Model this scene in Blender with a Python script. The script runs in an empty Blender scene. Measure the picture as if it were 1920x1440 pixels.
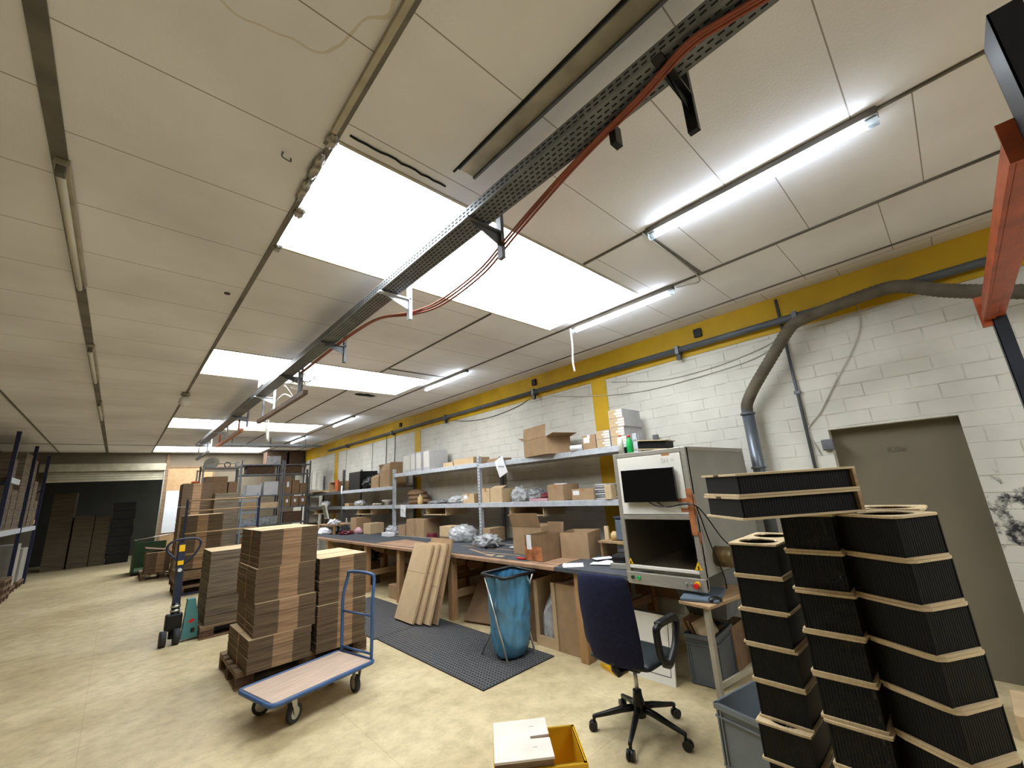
import bpy, bmesh, math, random
from mathutils import Vector, Matrix, Euler, noise
R = math.radians
PI = math.pi
rnd = random.Random(7)
scene = bpy.context.scene
COL = scene.collection

# ------------------------------------------------------------------ camera
cd = bpy.data.cameras.new('camera'); cam = bpy.data.objects.new('camera', cd); COL.objects.link(cam)
cd.sensor_width = 36; cd.lens = 14.403; cd.clip_start = .02; cd.clip_end = 100
rt = Vector((0.733145, -0.677128, -0.063214)); dn = Vector((0.119959, 0.220255, -0.968038)); fw = Vector((0.669409, 0.702129, 0.242706))
m = Matrix((rt, -dn, -fw)).transposed().to_4x4(); m.translation = (0, 0, 1.6)
cam.matrix_world = m
scene.camera = cam

# ------------------------------------------------------------------ world, view
w = bpy.data.worlds.new('world'); scene.world = w; w.use_nodes = True
w.node_tree.nodes['Background'].inputs[0].default_value = (.75, .85, 1, 1)
w.node_tree.nodes['Background'].inputs[1].default_value = .6
scene.view_settings.view_transform = 'Standard'; scene.view_settings.look = 'None'
scene.view_settings.gamma = 1; scene.view_settings.use_curve_mapping = False
scene.view_settings.exposure = 0.16
SKY_POWER = 12.5
TUBE_POWER = 28.0

# ------------------------------------------------------------------ materials
def lin(c):
    return tuple(((v/255)/12.92 if v/255 <= .04045 else ((v/255+.055)/1.055)**2.4) for v in c) + (1,)
MATS = {}
def mat(name, rgb, rough=.6, metal=0, var=.12, scale=6, bump=0, bscale=60, rgb2=None, spec=.4, stretch=None, bdist=.01, emis=0, trans=0, alpha=1):
    if name in MATS: return MATS[name]
    M = bpy.data.materials.new(name); M.use_nodes = True; nt = M.node_tree; N = nt.nodes; L = nt.links
    b = N['Principled BSDF']
    b.inputs['Roughness'].default_value = rough; b.inputs['Metallic'].default_value = metal
    b.inputs['Specular IOR Level'].default_value = spec
    if trans: b.inputs['Transmission Weight'].default_value = trans
    if alpha < 1: b.inputs['Alpha'].default_value = alpha
    if emis:
        b.inputs['Emission Color'].default_value = lin(rgb); b.inputs['Emission Strength'].default_value = emis
    tc = N.new('ShaderNodeTexCoord'); mp = N.new('ShaderNodeMapping'); L.new(tc.outputs['Object'], mp.inputs[0])
    if stretch: mp.inputs['Scale'].default_value = stretch
    nz = N.new('ShaderNodeTexNoise'); nz.inputs['Scale'].default_value = scale; nz.inputs['Detail'].default_value = 4
    L.new(mp.outputs[0], nz.inputs['Vector'])
    mx = N.new('ShaderNodeMix'); mx.data_type = 'RGBA'
    a = lin(rgb)
    if rgb2: bcol = lin(rgb2)
    else: bcol = tuple(max(0, v*(1-2*var)) for v in a[:3]) + (1,)
    mx.inputs[6].default_value = a; mx.inputs[7].default_value = bcol
    cr = N.new('ShaderNodeMapRange'); cr.inputs[1].default_value = .35; cr.inputs[2].default_value = .7
    L.new(nz.outputs['Fac'], cr.inputs[0]); L.new(cr.outputs[0], mx.inputs[0]); L.new(mx.outputs[2], b.inputs['Base Color'])
    if bump:
        n2 = N.new('ShaderNodeTexNoise'); n2.inputs['Scale'].default_value = bscale; L.new(mp.outputs[0], n2.inputs['Vector'])
        bp = N.new('ShaderNodeBump'); bp.inputs['Strength'].default_value = bump; bp.inputs['Distance'].default_value = bdist
        L.new(n2.outputs['Fac'], bp.inputs['Height']); L.new(bp.outputs[0], b.inputs['Normal'])
    MATS[name] = M
    return M

def nodes_of(M): return M.node_tree.nodes, M.node_tree.links, M.node_tree.nodes['Principled BSDF']

def floor_mat():
    M = bpy.data.materials.new('floor_screed'); M.use_nodes = True; N, L, b = nodes_of(M)
    tc = N.new('ShaderNodeTexCoord')
    n1 = N.new('ShaderNodeTexNoise'); n1.inputs['Scale'].default_value = .8; n1.inputs['Detail'].default_value = 8; n1.inputs['Roughness'].default_value = .65
    n2 = N.new('ShaderNodeTexNoise'); n2.inputs['Scale'].default_value = 7; n2.inputs['Detail'].default_value = 8; n2.inputs['Roughness'].default_value = .7
    n3 = N.new('ShaderNodeTexNoise'); n3.inputs['Scale'].default_value = 55; n3.inputs['Detail'].default_value = 3
    for n in (n1, n2, n3): L.new(tc.outputs['Object'], n.inputs['Vector'])
    r1 = N.new('ShaderNodeValToRGB'); r1.color_ramp.elements[0].color = lin((180, 162, 122)); r1.color_ramp.elements[0].position = .3
    r1.color_ramp.elements[1].color = lin((213, 198, 160)); r1.color_ramp.elements[1].position = .65
    L.new(n1.outputs['Fac'], r1.inputs[0])
    r2 = N.new('ShaderNodeValToRGB'); r2.color_ramp.elements[0].color = (.5, .47, .42, 1); r2.color_ramp.elements[0].position = .3
    r2.color_ramp.elements[1].color = (1, 1, 1, 1); r2.color_ramp.elements[1].position = .58
    L.new(n2.outputs['Fac'], r2.inputs[0])
    r3 = N.new('ShaderNodeValToRGB'); r3.color_ramp.elements[0].color = (.55, .52, .48, 1); r3.color_ramp.elements[0].position = .27
    r3.color_ramp.elements[1].color = (1, 1, 1, 1); r3.color_ramp.elements[1].position = .36
    L.new(n3.outputs['Fac'], r3.inputs[0])
    ml = N.new('ShaderNodeMix'); ml.data_type = 'RGBA'; ml.blend_type = 'MULTIPLY'; ml.inputs[0].default_value = .6
    L.new(r1.outputs[0], ml.inputs[6]); L.new(r2.outputs[0], ml.inputs[7])
    m2 = N.new('ShaderNodeMix'); m2.data_type = 'RGBA'; m2.blend_type = 'MULTIPLY'; m2.inputs[0].default_value = .6
    L.new(ml.outputs[2], m2.inputs[6]); L.new(r3.outputs[0], m2.inputs[7])
    # slab joints
    bk = N.new('ShaderNodeTexBrick'); bk.offset = 0; bk.inputs['Scale'].default_value = 1; bk.inputs['Brick Width'].default_value = 1.45
    bk.inputs['Row Height'].default_value = 1.9; bk.inputs['Mortar Size'].default_value = .004; bk.inputs['Mortar Smooth'].default_value = .6
    L.new(tc.outputs['Object'], bk.inputs['Vector'])
    m3 = N.new('ShaderNodeMix'); m3.data_type = 'RGBA'; m3.blend_type = 'MULTIPLY'; m3.inputs[7].default_value = (.85, .82, .76, 1)
    L.new(bk.outputs['Fac'], m3.inputs[0]); L.new(m2.outputs[2], m3.inputs[6]); L.new(m3.outputs[2], b.inputs['Base Color'])
    b.inputs['Roughness'].default_value = .5; b.inputs['Specular IOR Level'].default_value = .3
    bp = N.new('ShaderNodeBump'); bp.inputs['Strength'].default_value = .12; bp.inputs['Distance'].default_value = .01
    L.new(n2.outputs['Fac'], bp.inputs['Height']); L.new(bp.outputs[0], b.inputs['Normal'])
    return M

def ceil_mat():
    M = bpy.data.materials.new('ceiling_panels'); M.use_nodes = True; N, L, b = nodes_of(M)
    tc = N.new('ShaderNodeTexCoord'); sp = N.new('ShaderNodeSeparateXYZ'); L.new(tc.outputs['Object'], sp.inputs[0])
    ax = N.new('ShaderNodeMath'); ax.operation = 'ADD'; ax.inputs[1].default_value = 9.33; L.new(sp.outputs[0], ax.inputs[0])
    cb = N.new('ShaderNodeCombineXYZ'); L.new(sp.outputs[1], cb.inputs[0]); L.new(ax.outputs[0], cb.inputs[1])
    bk = N.new('ShaderNodeTexBrick'); bk.inputs['Scale'].default_value = 1; bk.inputs['Brick Width'].default_value = .62; bk.inputs['Row Height'].default_value = .99
    bk.inputs['Mortar Size'].default_value = .0035; bk.inputs['Mortar Smooth'].default_value = .3; bk.offset = .37
    L.new(cb.outputs[0], bk.inputs['Vector'])
    nz = N.new('ShaderNodeTexNoise'); nz.inputs['Scale'].default_value = .9; nz.inputs['Detail'].default_value = 6; L.new(tc.outputs['Object'], nz.inputs['Vector'])
    cr = N.new('ShaderNodeValToRGB'); cr.color_ramp.elements[0].color = lin((218, 216, 220)); cr.color_ramp.elements[0].position = .3
    cr.color_ramp.elements[1].color = lin((238, 238, 243)); cr.color_ramp.elements[1].position = .65; L.new(nz.outputs['Fac'], cr.inputs[0])
    # old water stain ring
    ds = N.new('ShaderNodeVectorMath'); ds.operation = 'DISTANCE'; ds.inputs[1].default_value = (.02, 1.0, 3.33)
    wv = N.new('ShaderNodeTexNoise'); wv.inputs['Scale'].default_value = 2.5; L.new(tc.outputs['Object'], wv.inputs['Vector'])
    ad = N.new('ShaderNodeMath'); ad.operation = 'MULTIPLY_ADD'; ad.inputs[1].default_value = .5; L.new(wv.outputs['Fac'], ad.inputs[0])
    L.new(tc.outputs['Object'], ds.inputs[0]); L.new(ds.outputs['Value'], ad.inputs[2])
    cp = N.new('ShaderNodeMath'); cp.operation = 'COMPARE'; cp.inputs[1].default_value = .72; cp.inputs[2].default_value = .008; L.new(ad.outputs[0], cp.inputs[0])
    m1 = N.new('ShaderNodeMix'); m1.data_type = 'RGBA'; m1.blend_type = 'MULTIPLY'; m1.inputs[7].default_value = (.86, .8, .7, 1)
    L.new(cp.outputs[0], m1.inputs[0]); L.new(cr.outputs[0], m1.inputs[6])
    m2 = N.new('ShaderNodeMix'); m2.data_type = 'RGBA'; m2.blend_type = 'MULTIPLY'; m2.inputs[7].default_value = (.42, .38, .34, 1)
    L.new(bk.outputs['Fac'], m2.inputs[0]); L.new(m1.outputs[2], m2.inputs[6]); L.new(m2.outputs[2], b.inputs['Base Color'])
    b.inputs['Roughness'].default_value = .85; b.inputs['Specular IOR Level'].default_value = .2
    n3 = N.new('ShaderNodeTexNoise'); n3.inputs['Scale'].default_value = 90; L.new(tc.outputs['Object'], n3.inputs['Vector'])
    bp = N.new('ShaderNodeBump'); bp.inputs['Strength'].default_value = .25; bp.inputs['Distance'].default_value = .004; L.new(n3.outputs['Fac'], bp.inputs['Height'])
    L.new(bp.outputs[0], b.inputs['Normal'])
    return M

def brick_mat(name, rgb, smudge=True):
    M = bpy.data.materials.new(name); M.use_nodes = True; N, L, b = nodes_of(M)
    tc = N.new('ShaderNodeTexCoord'); sp = N.new('ShaderNodeSeparateXYZ'); L.new(tc.outputs['Object'], sp.inputs[0])
    cb = N.new('ShaderNodeCombineXYZ'); L.new(sp.outputs[1], cb.inputs[0]); L.new(sp.outputs[2], cb.inputs[1])
    wn = N.new('ShaderNodeTexNoise'); wn.inputs['Scale'].default_value = 3; L.new(tc.outputs['Object'], wn.inputs['Vector'])
    wm = N.new('ShaderNodeVectorMath'); wm.operation = 'SCALE'; wm.inputs['Scale'].default_value = .02; L.new(wn.outputs['Color'], wm.inputs[0])
    wa = N.new('ShaderNodeVectorMath'); L.new(cb.outputs[0], wa.inputs[0]); L.new(wm.outputs[0], wa.inputs[1])
    bk = N.new('ShaderNodeTexBrick'); bk.inputs['Scale'].default_value = 1; bk.inputs['Brick Width'].default_value = .31; bk.inputs['Row Height'].default_value = .122
    bk.inputs['Mortar Size'].default_value = .006; bk.inputs['Mortar Smooth'].default_value = .5; L.new(wa.outputs[0], bk.inputs['Vector'])
    n1 = N.new('ShaderNodeTexNoise'); n1.inputs['Scale'].default_value = 2.2; n1.inputs['Detail'].default_value = 6; L.new(tc.outputs['Object'], n1.inputs['Vector'])
    cr = N.new('ShaderNodeValToRGB'); a = lin(rgb)
    cr.color_ramp.elements[0].color = tuple(v*.84 for v in a[:3]) + (1,); cr.color_ramp.elements[0].position = .3
    cr.color_ramp.elements[1].color = a; cr.color_ramp.elements[1].position = .6; L.new(n1.outputs['Fac'], cr.inputs[0])
    # broken mortar joints (mask by noise)
    nm = N.new('ShaderNodeTexNoise'); nm.inputs['Scale'].default_value = 5; nm.inputs['Detail'].default_value = 3; L.new(tc.outputs['Object'], nm.inputs['Vector'])
    mr = N.new('ShaderNodeMapRange'); mr.inputs[1].default_value = .45; mr.inputs[2].default_value = .62; L.new(nm.outputs['Fac'], mr.inputs[0])
    mm = N.new('ShaderNodeMath'); mm.operation = 'MULTIPLY'; L.new(bk.outputs['Fac'], mm.inputs[0]); L.new(mr.outputs[0], mm.inputs[1])
    m1 = N.new('ShaderNodeMix'); m1.data_type = 'RGBA'; m1.blend_type = 'MULTIPLY'; m1.inputs[7].default_value = (.72, .69, .64, 1)
    L.new(mm.outputs[0], m1.inputs[0]); L.new(cr.outputs[0], m1.inputs[6])
    out = m1.outputs[2]
    if smudge:
        ns = N.new('ShaderNodeTexNoise'); ns.inputs['Scale'].default_value = 9; ns.inputs['Detail'].default_value = 7; ns.inputs['Roughness'].default_value = .7; L.new(tc.outputs['Object'], ns.inputs['Vector'])
        ds = N.new('ShaderNodeVectorMath'); ds.operation = 'DISTANCE'; ds.inputs[1].default_value = (4.75, -.28, 1.15); L.new(tc.outputs['Object'], ds.inputs[0])
        dr = N.new('ShaderNodeMapRange'); dr.inputs[1].default_value = .2; dr.inputs[2].default_value = .6; dr.inputs[3].default_value = .16; dr.inputs[4].default_value = -.25; L.new(ds.outputs['Value'], dr.inputs[0])
        aa = N.new('ShaderNodeMath'); L.new(ns.outputs['Fac'], aa.inputs[0]); L.new(dr.outputs[0], aa.inputs[1])
        rr = N.new('ShaderNodeMapRange'); rr.inputs[1].default_value = .6; rr.inputs[2].default_value = .72; L.new(aa.outputs[0], rr.inputs[0])
        m4 = N.new('ShaderNodeMix'); m4.data_type = 'RGBA'; m4.inputs[7].default_value = (.02, .02, .025, 1); L.new(rr.outputs[0], m4.inputs[0]); L.new(out, m4.inputs[6]); out = m4.outputs[2]
    L.new(out, b.inputs['Base Color']); b.inputs['Roughness'].default_value = .7
    iv = N.new('ShaderNodeMath'); iv.operation = 'SUBTRACT'; iv.inputs[0].default_value = 1; L.new(bk.outputs['Fac'], iv.inputs[1])
    ad = N.new('ShaderNodeMath'); ad.operation = 'MULTIPLY_ADD'; ad.inputs[1].default_value = .5; L.new(n1.outputs['Fac'], ad.inputs[0]); L.new(iv.outputs[0], ad.inputs[2])
    bp = N.new('ShaderNodeBump'); bp.inputs['Strength'].default_value = .5; bp.inputs['Distance'].default_value = .008; L.new(ad.outputs[0], bp.inputs['Height']); L.new(bp.outputs[0], b.inputs['Normal'])
    return M

def bundle_mat(name, dark, light, x0, x1, stripes=90):
    """corrugated board edges: thin horizontal lines, and a band of paler board between x0 and x1 (object x)"""
    M = bpy.data.materials.new(name); M.use_nodes = True; N, L, b = nodes_of(M)
    tc = N.new('ShaderNodeTexCoord'); sp = N.new('ShaderNodeSeparateXYZ'); L.new(tc.outputs['Object'], sp.inputs[0])
    g1 = N.new('ShaderNodeMath'); g1.operation = 'GREATER_THAN'; g1.inputs[1].default_value = x0; L.new(sp.outputs[0], g1.inputs[0])
    g2 = N.new('ShaderNodeMath'); g2.operation = 'LESS_THAN'; g2.inputs[1].default_value = x1; L.new(sp.outputs[0], g2.inputs[0])
    g = N.new('ShaderNodeMath'); g.operation = 'MULTIPLY'; L.new(g1.outputs[0], g.inputs[0]); L.new(g2.outputs[0], g.inputs[1])
    mp = N.new('ShaderNodeMapping'); mp.inputs['Scale'].default_value = (2, 2, stripes); L.new(tc.outputs['Object'], mp.inputs[0])
    nz = N.new('ShaderNodeTexNoise'); nz.inputs['Scale'].default_value = 1; nz.inputs['Detail'].default_value = 4; L.new(mp.outputs[0], nz.inputs['Vector'])
    r = N.new('ShaderNodeMapRange'); r.inputs[1].default_value = .38; r.inputs[2].default_value = .62; r.inputs[3].default_value = .62; r.inputs[4].default_value = 1.1; L.new(nz.outputs['Fac'], r.inputs[0])
    m1 = N.new('ShaderNodeMix'); m1.data_type = 'RGBA'; m1.inputs[6].default_value = lin(dark); m1.inputs[7].default_value = lin(light); L.new(g.outputs[0], m1.inputs[0])
    vm = N.new('ShaderNodeVectorMath'); vm.operation = 'SCALE'; L.new(m1.outputs[2], vm.inputs[0]); L.new(r.outputs[0], vm.inputs['Scale'])
    # the flat face of the topmost sheet is plain board
    ge = N.new('ShaderNodeNewGeometry'); s2 = N.new('ShaderNodeSeparateXYZ'); L.new(ge.outputs['Normal'], s2.inputs[0])
    up = N.new('ShaderNodeMath'); up.operation = 'GREATER_THAN'; up.inputs[1].default_value = .7; L.new(s2.outputs[2], up.inputs[0])
    m2 = N.new('ShaderNodeMix'); m2.data_type = 'RGBA'; m2.inputs[7].default_value = lin((200, 176, 140)); L.new(up.outputs[0], m2.inputs[0]); L.new(vm.outputs[0], m2.inputs[6])
    L.new(m2.outputs[2], b.inputs['Base Color']); b.inputs['Roughness'].default_value = .85; b.inputs['Specular IOR Level'].default_value = .2
    bp = N.new('ShaderNodeBump'); bp.inputs['Strength'].default_value = .5; bp.inputs['Distance'].default_value = .006; L.new(nz.outputs['Fac'], bp.inputs['Height']); L.new(bp.outputs[0], b.inputs['Normal'])
    return M

def matting_mat():
    M = bpy.data.materials.new('rubber_matting'); M.use_nodes = True; N, L, b = nodes_of(M)
    b.inputs['Base Color'].default_value = lin((72, 72, 74)); b.inputs['Roughness'].default_value = .6
    return M

kraft = mat('kraft_board', (172, 144, 112), .85, var=.08, scale=8, bump=.1, bscale=30, spec=.2)
kraft_d = mat('kraft_board_brown', (134, 108, 82), .85, var=.1, scale=8, bump=.1, bscale=30, spec=.2)
kraft_l = mat('kraft_board_pale', (200, 174, 138), .85, var=.06, scale=8, bump=.1, bscale=30, spec=.2)
tape_m = mat('parcel_tape', (176, 128, 84), .3, var=.1, scale=20, spec=.5)
white_tape = mat('white_tape', (225, 225, 228), .35, var=.05, scale=20)
paper = mat('paper', (232, 232, 236), .8, var=.04, scale=8)
scrawl = mat('faint_pencil', (92, 84, 68), .8)
ink = mat('ink', (70, 74, 90), .8)
galv = mat('galvanised_steel', (206, 212, 220), .45, .3, var=.1, scale=14, bump=.05)
galv_d = mat('dull_grey_steel', (118, 120, 124), .5, .6, var=.15, scale=10, bump=.05)
tray_m = mat('cable_tray_steel', (128, 132, 134), .45, .7, var=.15, scale=9)
slot_m = mat('slot_shadow', (26, 27, 28), .9)
profile_m = mat('ceiling_profile', (120, 115, 106), .6, .3, var=.2, scale=5)
profile_l = mat('ceiling_profile_pale', (188, 180, 160), .6, .2, var=.2, scale=5)
white_paint = mat('white_enamel', (214, 212, 204), .4, var=.05, scale=4)
offwhite = mat('offwhite_panel', (224, 222, 214), .45, var=.03, scale=4)
alu = mat('brushed_aluminium', (178, 174, 164), .4, .5, var=.08, scale=10, stretch=(1, 1, 12))
cab_grey = mat('cabinet_grey', (158, 156, 148), .5, .1, var=.06, scale=5)
black_pl = mat('black_plastic', (22, 22, 24), .4, var=.2, scale=12)
black_slat = mat('black_slat_board', (6, 6, 7), .6, var=.2, scale=12, spec=.3)
ply = mat('birch_plywood', (206, 184, 146), .6, var=.1, scale=5, stretch=(1, 14, 1))
ply_edge = mat('plywood_edge', (178, 148, 106), .7, var=.2, scale=4, stretch=(1, 1, 40))
pine = mat('pine_wood', (178, 140, 98), .65, var=.14, scale=4, stretch=(12, 12, 1))
pine_h = mat('pine_board', (176, 144, 106), .7, var=.16, scale=4, stretch=(1, 10, 10))
pal_m = mat('pallet_wood', (132, 108, 82), .8, var=.22, scale=5, stretch=(2, 10, 10), bump=.2, bscale=30)
pal_block = mat('pallet_chipboard_block', (98, 74, 56), .9, var=.3, scale=30, bump=.3, bscale=60)
bench_edge = mat('bench_multiplex_edge', (172, 138, 110), .6, var=.15, scale=6)
bench_mat = mat('grey_bench_lining', (76, 80, 86), .75, var=.14, scale=7, bump=.15, bscale=120)
yellow = mat('yellow_wall_paint', (214, 172, 30), .6, var=.1, scale=3, bump=.2, bscale=18)
wallw = brick_mat('white_painted_brick', (214, 212, 202))
dirty = mat('beige_plaster', (118, 108, 90), .8, var=.12, scale=2, bump=.1)
doorm = mat('beige_door_panel', (114, 106, 88), .7, var=.05, scale=2)
chip = mat('chipboard_panel', (170, 138, 100), .75, var=.1, scale=10, bump=.1)
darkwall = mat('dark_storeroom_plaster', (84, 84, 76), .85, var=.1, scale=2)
blue_rack = mat('blue_rack_enamel', (30, 35, 64), .45, var=.1)
orange_rack = mat('orange_rack_enamel', (184, 88, 50), .45, var=.2, scale=8)
dark_rack = mat('anthracite_rack_enamel', (46, 50, 60), .45, .2, var=.15, scale=8)
blue_cart = mat('blue_cart_enamel', (62, 92, 136), .4, var=.1)
deck_m = mat('trolley_plywood_deck', (196, 172, 152), .6, var=.1, scale=5, stretch=(1, 5, 1))
rubber = mat('grey_rubber', (52, 52, 54), .7)
zinc = mat('zinc_plated_steel', (196, 196, 190), .3, .8, var=.05)
navy = mat('navy_upholstery', (40, 43, 70), .9, var=.12, scale=40, bump=.2, bscale=300, spec=.15)
bagblue = mat('blue_refuse_film', (76, 136, 172), .25, var=.25, scale=5, bump=1.0, bscale=7, spec=.6, bdist=.05, stretch=(1, 1, .6))
clearf = mat('clear_plastic_film', (206, 208, 210), .2, var=.2, scale=9, bump=.4, bscale=24, spec=.8, alpha=.8)
greyf = mat('grey_plastic_film', (150, 152, 156), .25, var=.3, scale=12, bump=.6, bscale=24, spec=.8)
pipe_g = mat('grey_conduit', (92, 98, 104), .45, .2, var=.15, scale=6)
duct_g = mat('grey_duct_pipe', (112, 120, 130), .35, .5, var=.1, scale=4)
hose_m = mat('fabric_duct_hose', (104, 96, 82), .8, var=.2, scale=8)
cable_w = mat('white_cable', (196, 194, 184), .5)
cable_o = mat('orange_cable', (150, 80, 62), .5, var=.15, scale=8)
cable_b = mat('black_cable', (16, 16, 18), .4)
teal = mat('teal_enamel', (86, 146, 150), .45, var=.1)
dark_blue = mat('blue_black_enamel', (40, 48, 66), .45, .2, var=.1)
yel_pl = mat('yellow_plastic', (226, 172, 30), .4, var=.06)
grey_pl = mat('grey_crate_plastic', (122, 130, 136), .45, var=.08)
red_pl = mat('red_plastic', (206, 40, 34), .35, var=.02)
green_pl = mat('green_plastic', (30, 168, 84), .35, var=.05)
pink_pl = mat('pink_film', (206, 160, 170), .5, var=.1)
maroon_pl = mat('maroon_film', (120, 44, 56), .35, var=.2)
screen_m = mat('dark_screen', (8, 9, 11), .12, var=.1, spec=.6)
bluegrey = mat('blue_grey_shell', (98, 112, 126), .5, var=.12)
green_mc = mat('green_machine_enamel', (52, 76, 48), .5, var=.2)
warn = mat('warning_yellow', (240, 190, 20), .5, var=.02)
tan_bottle = mat('tan_plastic', (206, 176, 124), .4)
mirror_tape = mat('crinkled_foil_tape', (186, 180, 170), .35, .2, var=.4, scale=22, bump=.8, bscale=30)
foam = mat('grey_board_white', (190, 190, 192), .7, var=.06)
whiteboard = mat('whiteboard_face', (214, 220, 226), .3, var=.03)
sky_em = bpy.data.materials.new('daylit_skylight_sheet'); sky_em.use_nodes = True
_b = sky_em.node_tree.nodes['Principled BSDF']; _b.inputs['Base Color'].default_value = (.9, .9, .9, 1)
_b.inputs['Emission Color'].default_value = (.93, .97, 1.0, 1); _b.inputs['Emission Strength'].default_value = SKY_POWER
tube_on = bpy.data.materials.new('lit_fluorescent_tube'); tube_on.use_nodes = True
_b = tube_on.node_tree.nodes['Principled BSDF']; _b.inputs['Emission Color'].default_value = (.8, .9, 1.0, 1); _b.inputs['Emission Strength'].default_value = TUBE_POWER
tube_off = mat('unlit_white_tube', (210, 208, 196), .3, var=.02)
clear_pl = mat('clear_acrylic', (220, 228, 232), .15, trans=.8, var=0)
glass_m = bpy.data.materials.new('smoked_glass'); glass_m.use_nodes = True
_b = glass_m.node_tree.nodes['Principled BSDF']; _b.inputs['Base Color'].default_value = (.62, .58, .5, 1); _b.inputs['Roughness'].default_value = .02; _b.inputs['Transmission Weight'].default_value = 1; _b.inputs['IOR'].default_value = 1.25

# ------------------------------------------------------------------ mesh helpers
class MB:
    def __init__(s): s.b = bmesh.new(); s.T = Matrix()
    def _v(s, co): return s.b.verts.new(s.T @ Vector(co))
    def _f(s, vs, sm=False):
        try: f = s.b.faces.new(vs); f.smooth = sm; return f
        except ValueError: return None
    def box(s, x0, x1, y0, y1, z0, z1):
        v = [s._v((x, y, z)) for x in (x0, x1) for y in (y0, y1) for z in (z0, z1)]
        for q in ((0, 1, 3, 2), (4, 6, 7, 5), (0, 4, 5, 1), (2, 3, 7, 6), (0, 2, 6, 4), (1, 5, 7, 3)): s._f([v[i] for i in q])
        return s
    def ob(s, c, size, rot=(0, 0, 0)):
        old = s.T; s.T = old @ Matrix.Translation(c) @ Euler(rot).to_matrix().to_4x4()
        a, b, d = size[0]/2, size[1]/2, size[2]/2; s.box(-a, a, -b, b, -d, d); s.T = old; return s
    def bar(s, p, q, wd, ht, roll=0):
        p = Vector(p); q = Vector(q); d = q-p; ln = d.length
        old = s.T; s.T = old @ Matrix.Translation((p+q)/2) @ d.to_track_quat('Y', 'Z').to_matrix().to_4x4() @ Matrix.Rotation(roll, 4, 'Y')
        s.box(-wd/2, wd/2, -ln/2, ln/2, -ht/2, ht/2); s.T = old; return s
    def tube(s, pts, r, seg=8, cap=True, rfun=None):
        pts = [Vector(p) for p in pts]; rings = []; n = len(pts); up = None
        for i, p in enumerate(pts):
            t = (pts[min(i+1, n-1)] - pts[max(i-1, 0)]).normalized()
            if up is None: up = t.orthogonal().normalized()
            up = (up - up.dot(t)*t)
            up = up.normalized() if up.length > 1e-6 else t.orthogonal().normalized()
            sd = t.cross(up); rr = rfun(i) if rfun else r
            rings.append([s._v(p + rr*(math.cos(2*PI*k/seg)*up + math.sin(2*PI*k/seg)*sd)) for k in range(seg)])
        for a, b in zip(rings, rings[1:]):
            for k in range(seg): s._f([a[k], a[(k+1) % seg], b[(k+1) % seg], b[k]], True)
        if cap: s._f(rings[0][::-1]); s._f(rings[-1])
        return s
    def cyl(s, p, q, r, seg=16): return s.tube([p, q], r, seg)
    def lathe(s, prof, c=(0, 0, 0), seg=20):
        rings = []
        for r, z in prof: rings.append([s._v((c[0]+r*math.cos(2*PI*k/seg), c[1]+r*math.sin(2*PI*k/seg), c[2]+z)) for k in range(seg)])
        for a, b in zip(rings, rings[1:]):
            for k in range(seg): s._f([a[k], a[(k+1) % seg], b[(k+1) % seg], b[k]], True)
        s._f(rings[0][::-1]); s._f(rings[-1]); return s
    def prism(s, outline, z0, z1):
        a = [s._v((x, y, z0)) for x, y in outline]; b = [s._v((x, y, z1)) for x, y in outline]; n = len(a)
        s._f(a[::-1]); s._f(b)
        for k in range(n): s._f([a[k], a[(k+1) % n], b[(k+1) % n], b[k]])
        return s
    def quad(s, *p): s._f([s._v(c) for c in p]); return s
    def holed(s, cx, cy, hx, hy, r, z0, z1, corner=.015, seg=32):
        """rounded rectangular plate with a round hole"""
        def outer(a):
            c, n = math.cos(a), math.sin(a); t = min(hx/max(abs(c), 1e-6), hy/max(abs(n), 1e-6)); x, y = c*t, n*t
            k = max(abs(x)/hx + abs(y)/hy - (2 - corner/min(hx, hy)), 0)
            return x*(1-k*.5), y*(1-k*.5)
        rg = []
        angs = sorted([2*PI*k/seg for k in range(seg)] + [math.atan2(sy*hy, sx*hx) % (2*PI) for sx in (-1, 1) for sy in (-1, 1)])
        for z in (z0, z1):
            rg.append([[s._v((cx+r*math.cos(a), cy+r*math.sin(a), z)) for a in angs], [s._v((cx+outer(a)[0], cy+outer(a)[1], z)) for a in angs]])
        n = len(angs)
        for k in range(n):
            j = (k+1) % n
            s._f([rg[0][0][k], rg[0][0][j], rg[0][1][j], rg[0][1][k]]); s._f([rg[1][0][k], rg[1][1][k], rg[1][1][j], rg[1][0][j]])
            s._f([rg[0][0][k], rg[1][0][k], rg[1][0][j], rg[0][0][j]], True); s._f([rg[0][1][k], rg[0][1][j], rg[1][1][j], rg[1][1][k]])
        return s
    def blob(s, c, size, seed=0, amp=.25, freq=3.0, sub=3, flat=True):
        v0 = len(s.b.verts)
        r = bmesh.ops.create_icosphere(s.b, subdivisions=sub, radius=1.0)
        for v in r['verts']:
            d = v.co.normalized(); n = noise.noise(d*freq + Vector((seed*3.1, seed, 0))) + .5*noise.noise(d*freq*2.7 + Vector((seed, 7, seed)))
            k = 1 + amp*n*1.6; z = d.z*k
            if flat and z < -.55: z = -.55
            v.co = s.T @ Vector((c[0]+d.x*k*size[0]/2, c[1]+d.y*k*size[1]/2, c[2]+(z+.55)*size[2]/1.6))
        for f in s.b.faces:
            f.smooth = True
        return s
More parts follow.
